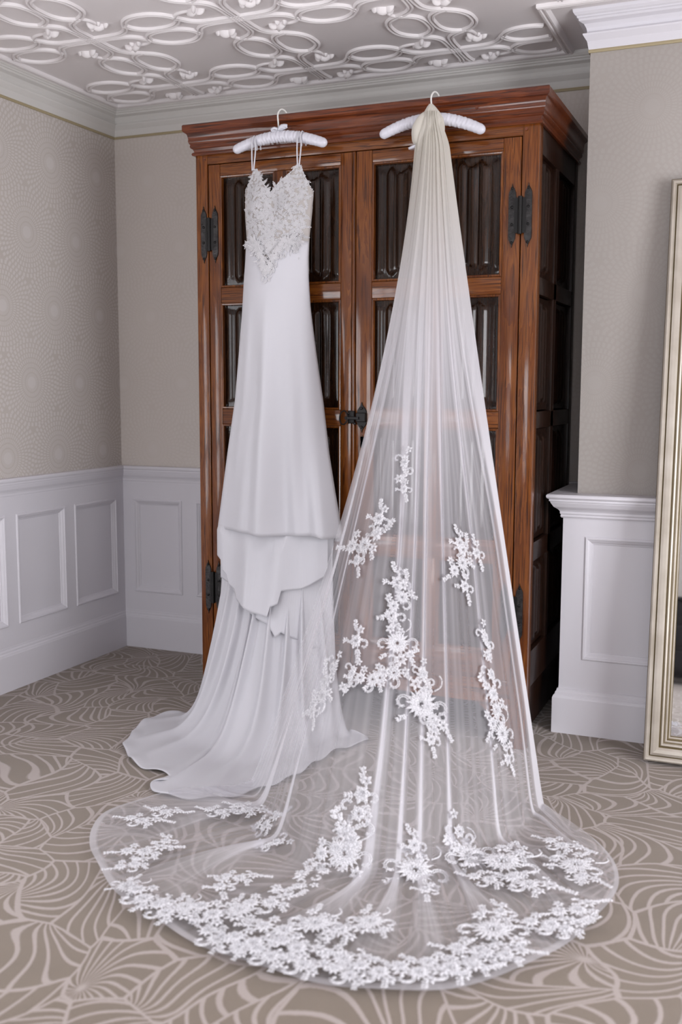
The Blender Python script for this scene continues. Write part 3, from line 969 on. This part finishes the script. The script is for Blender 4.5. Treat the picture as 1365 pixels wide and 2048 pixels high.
# skirt: soft tubes of crepe growing towards the hem
def skirt_front(s, z):
    q = float(np.clip((1.99 - z) / (1.99 - .827), 0, 1))
    a = .062 * q * float(sstep(.10, .40, q))
    F = (.75 * math.cos(2 * math.pi * (2.1 * s + .02 + .10 * q)) + .38 * math.cos(2 * math.pi * (3.9 * s + .32 - .22 * q)) + .10 * math.sin(2 * math.pi * (6.7 * s + .4 * q)))
    d = (.052 + .075 * q) * math.sin(math.pi * s) ** .55
    edge = math.sin(math.pi * s) ** .35 if 0 < s < 1 else 0
    return DY - d - .004 - a * .40 * F * edge
rows = []
NS = 160
for k in range(71):
    q = k / 70; z = 1.995 - q * (1.995 - .829)
    row = []
    for j in range(NS + 1):
        s = j / NS
        zz = z
        x = xl(z) + (xr(z) - xl(z)) * s
        # the hem rises a touch to the right where the last fold turns out
        hz = (.004 * math.sin(s * 9) - .010 * sstep(.86, .97, s) ) * q ** 6
        y = skirt_front(s, z)
        if q > .45:
            y -= .05 * ((q - .45) / .55) ** 2 * float(sstep(.80, .93, s)) * (1 - float(sstep(.93, 1, s)))
        row.append((x, y, zz + hz))
    # waist V: the crepe starts lower in the middle
    rows.append(row)
R0 = np.array(rows)
for j in range(NS + 1):
    s = j / NS
    zt = 1.995 - .105 * math.exp(-((s - .46) / .13) ** 2)
    ztop = zt
    cz_, cy_ = R0[::-1, j, 2].copy(), R0[::-1, j, 1].copy()
    for k in range(71):
        z = ztop - (k / 70) * (ztop - cz_[0])
        if k < 70:
            x = xl(z) + (xr(z) - xl(z)) * s
            y0 = np.interp(z, cz_, cy_)
            R0[k, j] = (x, y0, z)
def spill_surf(s, z):
    zt = 1.995 - .105 * math.exp(-((s - .46) / .13) ** 2)
    if z > zt + .012: return bod(s, z, .002), bod_n(s, z)
    return Vector((xl(z) + (xr(z) - xl(z)) * s, skirt_front(s, z) - .0045, z)), Vector((0, -1, 0))
# lace spilling over the waist, deepest in the middle
for _ in range(560):
    s = .08 + .85 * random.betavariate(1.5, 1.6)
    deep = .038 + .105 * math.exp(-((s - .47) / .16) ** 2) + .03 * math.exp(-((s - .9) / .08) ** 2)
    z = 2.0 - abs(random.gauss(0, .55)) * deep
    if z < 2.0 - deep * 1.15: continue
    motif(s, z, random.uniform(.65, .95), spill_surf)
def edge_surf(s, z):
    return Vector((xl(z) + (xr(z) - xl(z)) * s, min(skirt_front(s, min(z, 1.99)) - .0055, bod(s, z, .003).y), z)), Vector((0, -1, 0))
for k in range(260):    # lace edging sewn over the V where crepe meets bodice
    s = .06 + .86 * (k % 130) / 129
    zt = 1.995 - .105 * math.exp(-((s - .46) / .13) ** 2)
    motif(s, zt + random.uniform(-.016, .012), random.uniform(.8, 1.05), edge_surf)
o = obj('lace_overlay', lace, M['lace'], dress, smooth=False, kind='stuff')
# shallow back of the skirt
rowsb = []
for k in range(40):
    z = 1.95 - k / 39 * (1.95 - .80)
    rowsb.append([(xl(z) + (xr(z) - xl(z)) * s, DY + (.018 + .012 * (1 - (z - .8) / 1.2)) * math.sin(math.pi * s) ** .6, z) for s in np.linspace(0, 1, 40)])
obj('skirt', MB().grid(R0), M['crepe'], dress, smooth=True, thick=.0025)
obj('skirt_back', MB().grid(np.array(rowsb)), M['crepe'], dress, smooth=True)
# rolled hem turned out at the right corner
# train: falls from behind the layers and spreads over the carpet
Tp = lambda s: np.array([1.140 + .50 * s, -.905 - .055 * math.sin(math.pi * s), .86])
HEM = np.array([(.93, -.955), (.872, -1.03), (.866, -1.13), (.885, -1.23), (.925, -1.32), (.945, -1.40), (1.01, -1.47), (1.09, -1.55), (1.19, -1.60), (1.29, -1.615), (1.325, -1.655), (1.285, -1.715), (1.32, -1.765),
                (1.42, -1.79), (1.53, -1.765), (1.61, -1.70), (1.67, -1.60), (1.72, -1.45), (1.74, -1.30), (1.755, -1.16), (1.80, -1.05), (1.83, -.975), (1.80, -.925), (1.72, -.90)])
n = 260
hemc = catrom(HEM, n + 1)
def train_y(s, z):
    q = 1 - (max(z, 0) / .86) ** (1 / 1.8)
    a = Tp(s); h = hemc[int(round(s * n))]
    return a[1] + (h[1] - a[1]) * .60 * q ** 1.35
# cascading layers under the front hem
def cascade(name, hem, ztop, x_l, x_r, yoff, nf, ph, amp, clear):
    rows = []
    hs, hz = zip(*hem)
    n_ = 200
    for k in range(41):
        q = k / 40
        row = []
        for j in range(n_ + 1):
            s = j / n_
            zb = float(np.interp(s, hs, hz))
            z = ztop - (ztop - zb) * q
            a, b = x_l(z), x_r(z)
            x = a + (b - a) * s + .010 * math.sin(2 * math.pi * (nf * s + ph) + 1.2) * q
            y = DY - yoff - .075 * math.sin(math.pi * s) ** .6 - amp * math.sin(2 * math.pi * (nf * s + ph) + .8 * math.sin(4 * s)) * (.4 + .6 * q) - .02 * q
            y = min(y, train_y(s, z) - clear - amp * .6 * (1 + math.sin(2 * math.pi * (nf * s + ph))))
            x = a + (b - a) * s + (x - a - (b - a) * s) * math.sin(math.pi * s)
            f_ = float(sstep(.02, .42, q))
            y = (skirt_front(s, .84) + .022) * (1 - f_) + y * f_
            row.append((x, y, z))
        rows.append(row)
    return obj(name, MB().grid(np.array(rows)), M['crepe'], dress, smooth=True, thick=.002)
cascade('underskirt_layer', [(0, .720), (.045, .705), (.075, .660), (.12, .645), (.15, .605), (.21, .590), (.24, .550), (.31, .535), (.44, .515), (.565, .505), (.58, .545), (.655, .555), (.675, .605), (.80, .612), (.97, .660), (1, .70)],
        .90, lambda z: 1.143, lambda z: 1.648, -.012, 3.4, .1, .016, .050)
cascade('underskirt_layer', [(0, .62), (.12, .60), (.2, .55), (.55, .47), (.62, .42), (.66, .44), (.80, .40), (.84, .36), (.95, .37), (1, .48)],
        .90, lambda z: 1.14, lambda z: 1.655, -.032, 2.7, .4, .010, .022)
rows = []
fold_c = [(.07, .012, .6), (.20, .016, 1.0), (.30, .014, 1), (.395, .013, .9), (.47, .012, 1.2), (.56, .015, 1), (.66, .014, 1), (.77, .015, 1), (.88, .015, 1)]
for k in range(111):
    t = k / 110
    row = []
    for j in range(n + 1):
        s = j / n
        a = Tp(s); h = hemc[j]
        reach = math.hypot(h[0] - a[0], h[1] - a[1])
        # the cloth drops nearly straight, then sweeps out along the floor
        tz = .80
        q_ = t / tz
        z = .86 * max(0, 1 - q_) ** 1.8
        wq = .60 * q_ ** 1.35 if q_ < 1 else .60 + .40 * (q_ - 1) / .25
        x = a[0] + (h[0] - a[0]) * wq; y = a[1] + (h[1] - a[1]) * wq
        fo = 0
        for c_, wd, am in fold_c:
            fo += am * math.exp(-((s - c_ - .01 * math.sin(6 * t + c_ * 20)) / (wd * (.9 + .6 * t))) ** 2)
        ampt = .040 * math.sin(math.pi * min(1, t * .92 + .04)) ** .8 * (1 - .5 * float(sstep(.7, 1, t)))
        dx, dy = h[0] - a[0], h[1] - a[1]
        L = max(1e-3, math.hypot(dx, dy))
        vert = float(sstep(.30, .80, t))
        x += dx / L * ampt * fo * (1 - vert) * .9; y += dy / L * ampt * fo * (1 - vert)
        z = max(z, 0) + ampt * fo * vert * .9 + .006
        z += .012 * float(sstep(.94, 1, t)) * (.5 + .5 * math.sin(s * 90))
        row.append((x, y, z))
    rows.append(row)
obj('train', MB().grid(np.array(rows)), M['crepe'], dress, smooth=True, thick=.0025)

# ------------------------------------------------------------------ veil
veil = thing('bridal_veil', (2.05, -.95, 0), 'long sheer white tulle veil with lace flowers, hanging right and spread over carpet', 'veil')
VN = 1000; VM = 190
S = np.linspace(0, 1, VN + 1)
VH = np.array([(2.640, -1.385), (2.74, -1.47), (2.849, -1.611), (2.915, -1.73), (2.938, -1.84), (2.935, -1.95), (2.905, -2.08), (2.833, -2.296), (2.73, -2.45), (2.596, -2.572), (2.45, -2.62), (2.30, -2.635), (2.15, -2.625),
               (2.005, -2.598), (1.80, -2.52), (1.637, -2.441), (1.50, -2.33), (1.397, -2.23), (1.325, -2.12), (1.296, -2.02), (1.31, -1.91), (1.36, -1.80), (1.43, -1.72), (1.52, -1.65), (1.625, -1.56)])[::-1]
Hc = catrom(VH, VN + 1)                     # hem, left to right
VK = np.array([(1.600, -1.545), (1.66, -1.63), (1.80, -1.83), (1.95, -2.00), (2.12, -2.10), (2.30, -2.05), (2.45, -1.90), (2.56, -1.68), (2.625, -1.37)])
Kc = catrom(VK, VN + 1)                     # where the cloth meets the carpet
def vnoise(x, fr, seed):
    r2 = np.random.default_rng(seed); tbl = r2.uniform(0, 1, int(fr) + 4)
    q = x * fr; i = np.floor(q).astype(int); f = q - i; f = f * f * (3 - 2 * f)
    return tbl[i] * (1 - f) + tbl[i + 1] * f
# how wide the cloth opens between pleats (gaps) and how tightly it bunches in them
gap = vnoise(S, 34, 5) * .72 + vnoise(S, 61, 6) * .28
gap = sstep(.50, .68, gap) * 1.0 + .022
gap_s = gap
cum = np.cumsum(gap_s); warp = (cum - cum[0]) / (cum[-1] - cum[0])
gap_soft = np.convolve(np.pad(gap, 12, mode='edge'), np.ones(25) / 25, mode='valid')
lin = S.copy()
fine = vnoise(S, 150, 9); fine2 = vnoise(S, 330, 10)
G = np.zeros((VM + 1, VN + 1, 3)); kk = np.zeros(VM + 1)
TOPZ = 2.435
tK = .66
topx = np.array([2.000 + .108 * q for q in S])
for i in range(VM + 1):
    t = i / VM
    if t <= tK:
        q = t / tK                                   # hanging part
        z = TOPZ * (1 - q)
        zn = 1 - z / TOPZ
        # collar: the bunch is narrow at the hook and opens over the hanger
        nar = .55 + .45 * float(sstep(0, .06, zn))
        pl, pr_ = 1.62, 1.06
        pw = pl + (pr_ - pl) * S ** .75
        wv = zn ** pw
        k_ = .93 * float(sstep(.26, .66, zn)) * (1 - .12 * float(sstep(.85, 1, zn)))
        sw = lin * (1 - k_) + warp * k_
        tx = 2.050 + (sw - .5) * .112 * nar
        Kx = np.interp(sw, S, Kc[:, 0]); Ky = np.interp(sw, S, Kc[:, 1])
        tx0 = tx; ty0 = -.935 - .012 * np.sin(np.pi * sw)
        x = tx0 + (Kx - tx0) * wv
        y = ty0 + (Ky - ty0) * wv
        zz = np.full(VN + 1, z) + .004
        # soft landing
        amp = .003 + .011 * zn
        y = y - amp * (gap_soft - .5) * 1.6 * (1 - zn ** 6)
        G[i] = np.stack([x, y, zz], 1)
    else:
        q = (t - tK) / (1 - tK)
        k_ = .93 * .88 * (1 - .92 * float(sstep(0, .85, q)))
        sw = lin * (1 - k_) + warp * k_
        Kx = np.interp(sw, S, Kc[:, 0]); Ky = np.interp(sw, S, Kc[:, 1])
        sh = lin * (1 - k_) + warp * k_
        Hx = np.interp(sh, S, Hc[:, 0]); Hy = np.interp(sh, S, Hc[:, 1])
        x = Kx + (Hx - Kx) * q; y = Ky + (Hy - Ky) * q
        rip = .010 * np.sin(np.pi * min(1, .15 + q * .85)) * (1 - gap_s * .9)
        z = .012 + rip + .004 * np.sin(S * 60 + 4 * q) + .004
        G[i] = np.stack([x, y, z], 1)
# round the landing: average rows near the bend
for it in range(14):
    a, b = int(tK * VM) - 16, int(tK * VM) + 16
    G[a:b] = (G[a - 1:b - 1] + 2 * G[a:b] + G[a + 1:b + 1]) / 4
G[:, :, 2] = np.maximum(G[:, :, 2], .008)
# layers of tulle per point: natural width over local width
nat = np.linalg.norm(np.diff(Hc, axis=0), axis=1).mean() * .80
loc_w = np.linalg.norm(np.diff(G, axis=1), axis=2)
loc_w = np.concatenate([loc_w, loc_w[:, -1:]], 1)
dens = np.clip(nat / np.maximum(loc_w, 1e-6), .90, 60)
for it in range(2):
    dens[:, 1:-1] = (dens[:, :-2] + 2 * dens[:, 1:-1] + dens[:, 2:]) / 4
T0 = .66            # light let through by one layer
dens = dens ** .86
streak = (.80 + .40 * fine * fine2 * 2)[None, :]
cover = 1 - T0 ** (dens * streak)
rows_t = np.linspace(0, 1, VM + 1)[:, None]
cover = np.maximum(cover, .62 * (rows_t > .985))
cover[:, :3] = np.maximum(cover[:, :3], .45); cover[:, -3:] = np.maximum(cover[:, -3:], .45)
cover = np.clip(cover, 0, .97)
mb = MB(); mb.v = G.reshape(-1, 3).tolist()
idx = np.arange((VM + 1) * (VN + 1)).reshape(VM + 1, VN + 1)
mb.f = np.stack([idx[:-1, :-1], idx[:-1, 1:], idx[1:, 1:], idx[1:, :-1]], -1).reshape(-1, 4).tolist()
vo = obj('tulle', mb, M['tulle'], veil, smooth=True)
for nm, arr in (('cover', cover), ('gathered', np.repeat(1 - sstep(.02, .26, np.linspace(0, 1, VM + 1))[:, None], VN + 1, 1))):
    at = vo.data.attributes.new(nm, 'FLOAT', 'POINT')
    at.data.foreach_set('value', np.ascontiguousarray(arr, dtype=np.float32).ravel())
# gathered head of the veil thrown over the hanger, with its comb
rows = []
prof = [(.0, .007, .002), (.010, .016, .006), (.030, .030, .012), (.055, .043, .018), (.085, .050, .024), (.115, .053, .026), (.150, .052, .026), (.20, .054, .020), (.25, .056, .012)]
for k in range(40):
    q = k / 39 * .17
    rx = np.interp(q, [p[0] for p in prof], [p[1] for p in prof]); ry = np.interp(q, [p[0] for p in prof], [p[2] for p in prof]) + .004
    row = []
    for j in range(72):
        a = 2 * math.pi * j / 72
        rr = 1 + .06 * math.sin(a * 9 + q * 20) * min(1, q * 20) + .03 * math.sin(a * 17 + 3)
        row.append((2.047 + .004 * math.sin(q * 30) + rx * rr * math.cos(a), HY - .020 + ry * rr * math.sin(a) * 1.1, 2.468 - q))
    rows.append(row)
mb = MB().grid(np.array(rows), closed=True)
obj('gathered_head', mb, M['gather'], veil, smooth=True)
rows = []
P = catrom([(2.040, HY - .018, 2.450), (2.020, HY - .028, 2.428), (2.004, HY - .036, 2.395), (1.996, HY - .034, 2.355), (2.000, HY - .026, 2.325), (2.018, HY - .02, 2.312)], 30)
rd = np.interp(np.linspace(0, 1, 30), [0, .2, .5, .8, 1], [.004, .014, .019, .016, .005])
for i, p in enumerate(P):
    rows.append([(p[0] + rd[i] * math.cos(a) * (1 + .07 * math.sin(a * 6 + i * .3)), p[1] + rd[i] * .8 * math.sin(a), p[2] + rd[i] * .25 * math.sin(a * 2)) for a in np.linspace(0, 2 * math.pi, 37)[:-1]])
obj('gathered_tail', MB().grid(np.array(rows), closed=True), M['gather'], veil, smooth=True)
mb = MB().tube([(2.002, HY - .028, 2.322), (1.985, HY - .032, 2.318), (1.966, HY - .034, 2.312)], [.006, .006, .0045], 10)
for k in range(9):
    x = 1.970 + k * .004
    mb.tube([(x, HY - .034, 2.314), (x + .001, HY - .022, 2.308)], .0009, 5)
obj('comb', mb, M['satin'], veil, smooth=True)

# lace appliques -------------------------------------------------
def petal2(mb, cx, cy, a, L, Wd, z=.0, lift=.002):
    d = Vector((math.cos(a), math.sin(a), 0)); n_ = Vector((0, 0, 1))
    leafgeo(mb, Vector((cx, cy, z)), d, n_, L, Wd, lift)
def flower(mb, cx, cy, r, npet, wd=.32, rings=1):
    a0 = random.uniform(0, 6)
    for g in range(rings):
        for k in range(npet):
            a = a0 + 2 * math.pi * (k + .5 * g) / npet + random.uniform(-.06, .06)
            petal2(mb, cx + math.cos(a) * r * .12, cy + math.sin(a) * r * .12, a, r * (1 - .28 * g) * random.uniform(.85, 1.05), r * wd, .001 + .002 * g, .003)
    # beaded centre
    for k in range(6):
        a = k * 1.047
        x, y = cx + math.cos(a) * r * .13, cy + math.sin(a) * r * .13
        petal2(mb, x, y, a, r * .12, r * .06, .004, .004)
def cord(mb, pts, w_=.0022):
    P = catrom([(x, y) for x, y in pts], max(10, len(pts) * 5))
    d = np.gradient(P, axis=0); d /= np.maximum(np.linalg.norm(d, axis=1), 1e-6)[:, None]
    nn = np.stack([-d[:, 1], d[:, 0]], 1)
    rows = [[(P[i, 0] - nn[i, 0] * w_, P[i, 1] - nn[i, 1] * w_, .001), (P[i, 0], P[i, 1], .004), (P[i, 0] + nn[i, 0] * w_, P[i, 1] + nn[i, 1] * w_, .001)] for i in range(len(P))]
    mb.grid(np.array(rows))
def scroll(mb, cx, cy, r, a0, sgn=1):
    for q in (1.0, .72):
        cord(mb, [(cx + r * q * (1 - .45 * k / 9) * math.cos(a0 + sgn * k * .52), cy + r * q * (1 - .45 * k / 9) * math.sin(a0 + sgn * k * .52)) for k in range(10)], .0024)
    for k in range(7):
        a = a0 + sgn * k * .6
        petal2(mb, cx + r * .7 * math.cos(a), cy + r * .7 * math.sin(a), a + .2, r * .32, r * .07)
def spray(mb, cx, cy, a, n_, L):
    L *= .72
    x, y = cx, cy
    pts = [(x, y)]
    for k in range(n_):
        a += random.uniform(-.28, .28)
        x += math.cos(a) * L / n_; y += math.sin(a) * L / n_
        pts.append((x, y))
        for sg in (1, -1):
            petal2(mb, x, y, a + sg * random.uniform(.5, 1.2), L / n_ * random.uniform(1.2, 1.9), L / n_ * .50)
    petal2(mb, x, y, a, L / n_ * 1.5, L / n_ * .42)
    if len(pts) > 3: cord(mb, pts, .0016)
def make_cluster(kind):
    mb = MB()
    if kind == 0:      # big daisy with scrolls and a hanging spray, about 24 cm
        flower(mb, 0, 0, .055, 17, .12, 2)
        scroll(mb, .068, -.018, .030, 2.6, -1); scroll(mb, -.066, .010, .028, .4, 1)
        flower(mb, .045, -.062, .024, 6, .30); flower(mb, -.015, .072, .022, 6, .30); flower(mb, .028, .052, .019, 5, .34)
        spray(mb, 0, .07, 1.8, 5, .07); spray(mb, .04, -.07, -1.2, 4, .055); spray(mb, -.05, -.035, 3.6, 4, .05)
        cord(mb, [(.05, .045), (.075, .06), (.082, .085), (.074, .10)], .0026)
    elif kind == 1:    # ragged garland
        flower(mb, -.055, .008, .030, 9, .20, 2); flower(mb, .0, -.010, .034, 12, .15, 2); flower(mb, .055, .012, .027, 7, .26)
        scroll(mb, .028, .038, .024, 3.6, 1); scroll(mb, -.028, -.042, .026, .6, -1)
        spray(mb, .07, .01, .2, 6, .08); spray(mb, -.08, .01, 2.9, 5, .06); spray(mb, .02, -.035, -1.3, 4, .045)
        flower(mb, -.030, .044, .018, 6, .30); flower(mb, .036, -.036, .019, 6, .3)
    elif kind == 2:    # small sprig
        flower(mb, 0, 0, .028, 6, .30, 2); flower(mb, .012, .040, .018, 5, .34)
        spray(mb, 0, .03, 1.7, 5, .06); spray(mb, .01, -.02, -1.3, 5, .07); spray(mb, -.02, 0, 3.3, 3, .035)
        scroll(mb, .034, -.012, .018, 2.2, -1)
    else:              # long climbing stem with leaves
        spray(mb, 0, -.10, 1.5, 9, .18); flower(mb, .006, .010, .024, 7, .28, 2); flower(mb, -.018, -.060, .022, 6, .30); flower(mb, .022, .066, .018, 5, .32)
        scroll(mb, .030, -.035, .020, 2.4, -1); scroll(mb, -.028, .035, .018, .3, 1)
    return mb
protos = []
for kd in range(4):
    for v in range(2):
        mbp = make_cluster(kd)
        me = bpy.data.meshes.new('lace_applique'); me.from_pydata(mbp.v, [], mbp.f); me.update(); me.materials.append(M['applique'])
        protos.append(me)
GV = G.reshape(-1, 3); rel = GV - np.array(CAM[:])
dz_ = rel @ np.array(FW[:]); PU = 682.5 + FPX * (rel @ np.array(RT[:])) / dz_; PV = 1024 - FPX * (rel @ np.array(UP[:])) / dz_
PU = PU.reshape(VM + 1, VN + 1); PV = PV.reshape(VM + 1, VN + 1)
LIST = [ # place on the veil (row, column found from the photograph), kind, scale, turn
 (285, 1650, 1, .8, .1), (330, 1632, 1, .7, .0), (440, 1632, 1, .75, .1), (500, 1628, 1, .85, -.2), (540, 1650, 1, .8, .6), (550, 1690, 3, .8, -.8),
 (268, 1738, 1, .7, .9), (290, 1712, 1, .9, .5), (330, 1695, 2, .8, .4), (255, 1785, 0, .6, .0), (275, 1820, 1, 1.0, -.5), (320, 1845, 1, .9, -.4), (370, 1825, 0, .6, .5),
 (440, 1785, 2, .9, .3), (480, 1765, 1, .7, .3), (430, 1840, 1, 1.0, -.3), (480, 1830, 0, .7, .3), (540, 1815, 1, .9, .6), (590, 1785, 3, .8, -.9), (640, 1755, 3, .9, -.8), (690, 1715, 0, .9, .1), (715, 1640, 3, 1.1, .2), (725, 1590, 2, 1.0, .1), (670, 1700, 1, .8, .8),
 (440, 1890, 1, .9, -.4), (510, 1895, 1, 1.0, .0), (570, 1870, 1, 1.0, .2), (630, 1860, 0, .8, .2), (680, 1870, 1, 1.0, .0), (740, 1855, 0, .7, .3), (600, 1905, 1, .9, -.2), (470, 1920, 1, .8, -.4), (540, 1930, 1, .9, -.2), (610, 1940, 1, .9, -.1), (690, 1930, 1, .9, 0), (760, 1955, 1, .9, 0), (700, 1965, 1, .8, -.1),
 (830, 1745, 0, 1.05, .1), (825, 1690, 2, .8, .2), (850, 1790, 2, .8, .0),
 (915, 1670, 3, .9, .6), (940, 1715, 0, 1.0, .4), (1005, 1735, 0, 1.2, -.1), (1060, 1780, 1, 1.0, -.2), (1040, 1715, 2, .8, .0), (980, 1770, 1, .8, .1),
 (1125, 1700, 1, .8, -.3), (1150, 1740, 0, .9, -.3), (1165, 1765, 1, .7, -.5), (1110, 1730, 2, .8, -.4),
 (985, 1870, 0, 1.0, .4), (1000, 1835, 2, .9, .2), (960, 1910, 1, 1.0, .3), (1100, 1860, 1, .9, .3), (1150, 1830, 1, .9, .7), (1130, 1870, 1, .8, .5), (900, 1945, 1, 1.0, .1), (840, 1955, 1, .9, .0), (1010, 1920, 1, .8, .3), (940, 1935, 1, .9, .3),
 (735, 1085, 1, 1.0, .3), (760, 1045, 2, .9, -.2), (720, 1120, 2, .8, .1), (810, 935, 3, .8, .0), (812, 975, 2, .6, .0), (795, 1165, 2, .9, .1), (800, 1200, 1, .7, 1.2), (783, 1235, 2, .9, .2),
 (795, 1295, 0, .7, .3), (785, 1340, 1, .8, .8), (745, 1355, 1, .7, .3), (845, 1360, 3, .7, .3), (840, 1405, 0, .9, .1), (865, 1440, 1, .7, -.8), (858, 1475, 2, .7, .0),
 (665, 1345, 3, .8, -.3), (650, 1390, 1, .9, .9), (630, 1430, 2, .8, .1), (715, 1290, 2, .9, .0), (705, 1350, 3, .7, -.2),
 (915, 1090, 2, .8, .0), (918, 1130, 1, .8, 1.0), (925, 1170, 2, .8, .0), (948, 1110, 2, .8, .1), (965, 1280, 3, .8, .3), (975, 1350, 3, .9, .3), (985, 1420, 1, .9, 1.3), (1000, 1470, 0, .7, .2), (1010, 1520, 2, .8, .3),
]
for (u, v, kd, scl, turn) in LIST:
    e = (PU - u) ** 2 + (PV - v) ** 2
    i, j = np.unravel_index(np.argmin(e), e.shape)
    i = int(np.clip(i, 3, VM - 3)); j = int(np.clip(j, 12, VN - 12))
    p = Vector(G[i, j])
    ti = Vector(G[max(i - 3, 0), j]) - Vector(G[min(i + 3, VM), j])        # up the cloth
    jj = 25
    tj = Vector(G[i, min(j + jj, VN)]) - Vector(G[i, max(j - jj, 0)])
    if i > int(tK * VM) + 4:
        n_ = Vector((0, 0, 1)); upv = Vector((0, 1, 0)); lift = .016
        upv = Vector((-.15, 1, 0)).normalized()
    else:
        upv = ti.normalized(); n_ = tj.cross(upv).normalized()
        if n_.y > 0: n_ = -n_
        lift = .010
    n_ = (n_ - upv * n_.dot(upv)).normalized()
    side = upv.cross(n_)
    ca, sa = math.cos(turn), math.sin(turn)
    ex = side * ca + upv * sa; ey = -side * sa + upv * ca
    p = p + n_ * lift
    o = bpy.data.objects.new('lace_applique', protos[kd * 2 + random.randint(0, 1)])
    COL.objects.link(o); o.parent = veil
    q = p - W(veil)
    mxt = Matrix(((ex.x, ey.x, n_.x, q.x), (ex.y, ey.y, n_.y, q.y), (ex.z, ey.z, n_.z, q.z), (0, 0, 0, 1)))
    o.matrix_basis = mxt @ Matrix.Scale(scl, 4)

# ------------------------------------------------------------------ leaning mirror
ML, MR = 2.880, 3.72
mir = thing('floor_mirror', ((ML + MR) / 2, -.78, 0), 'tall mirror in a ridged champagne silver frame leaning beside the wardrobe', 'mirror')
lean = math.atan2(.235, 2.19)
def ML_(u, h, d):
    """u across, h along the mirror, d out of its face"""
    return (ML + u, -.782 + h * math.sin(lean) - d * math.cos(lean), h * math.cos(lean) + .012 - d * math.sin(lean))
WM, HM = MR - ML, 2.205
FP = [(.0, -.045), (0, -.006), (.003, .002), (.009, .006), (.016, .005), (.021, -.001), (.023, -.004), (.026, .001), (.036, .004), (.048, .002), (.055, -.004), (.057, -.009), (.060, -.008), (.064, -.004), (.069, -.006), (.071, -.011),
      (.075, -.011), (.079, -.008), (.083, -.011), (.085, -.017), (.089, -.018), (.093, -.022), (.096, -.027)]
def frame_side(k):
    rows = []
    c = [[(i, i) for i, d in FP], [(WM - i, i) for i, d in FP], [(WM - i, HM - i) for i, d in FP], [(i, HM - i) for i, d in FP]]
    a, b = c[k], c[(k + 1) % 4]
    mb = MB()
    mb.grid(np.array([[ML_(x, h, d) for (x, h), (_, d) in zip(a, FP)], [ML_(x, h, d) for (x, h), (_, d) in zip(b, FP)]]))
    return mb
for k in range(4):
    o = obj('frame_length', frame_side(k), M['silver'], mir)
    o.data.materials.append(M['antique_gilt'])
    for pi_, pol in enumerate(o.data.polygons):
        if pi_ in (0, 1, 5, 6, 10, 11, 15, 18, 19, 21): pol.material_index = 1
i = .094
mb = MB().add([ML_(i, i, -.026), ML_(WM - i, i, -.026), ML_(WM - i, HM - i, -.026), ML_(i, HM - i, -.026)], [(0, 1, 2, 3)])
obj('mirror_glass', mb, M['mirror'], mir)
mb = MB().add([ML_(.001, .001, -.044), ML_(WM - .001, .001, -.044), ML_(WM - .001, HM - .001, -.044), ML_(.001, HM - .001, -.044),
               ML_(.001, .001, -.036), ML_(WM - .001, .001, -.036), ML_(WM - .001, HM - .001, -.036), ML_(.001, HM - .001, -.036)],
              [(0, 1, 2, 3), (4, 5, 6, 7), (0, 1, 5, 4), (1, 2, 6, 5), (2, 3, 7, 6), (3, 0, 4, 7)])
obj('backing_board', mb, M['black_wood'], mir)

# ------------------------------------------------------------------ what the mirror shows behind the camera
desk = thing('writing_desk', (2.35, -6.45, 0), 'black lacquered desk on the far side of the room, seen in the mirror', 'desk')
bx('desk_top', 1.85, 2.85, -6.75, -6.15, .74, .77, M['black_wood'], desk, .004)
for x in (1.90, 2.50):
    bx('pedestal', x, x + .32, -6.72, -6.20, .06, .74, M['black_wood'], desk, .003)
    for z in (.10, .32, .54):
        bx('drawer_front', x + .01, x + .31, -6.20, -6.185, z, z + .19, M['black_wood'], desk, .003)
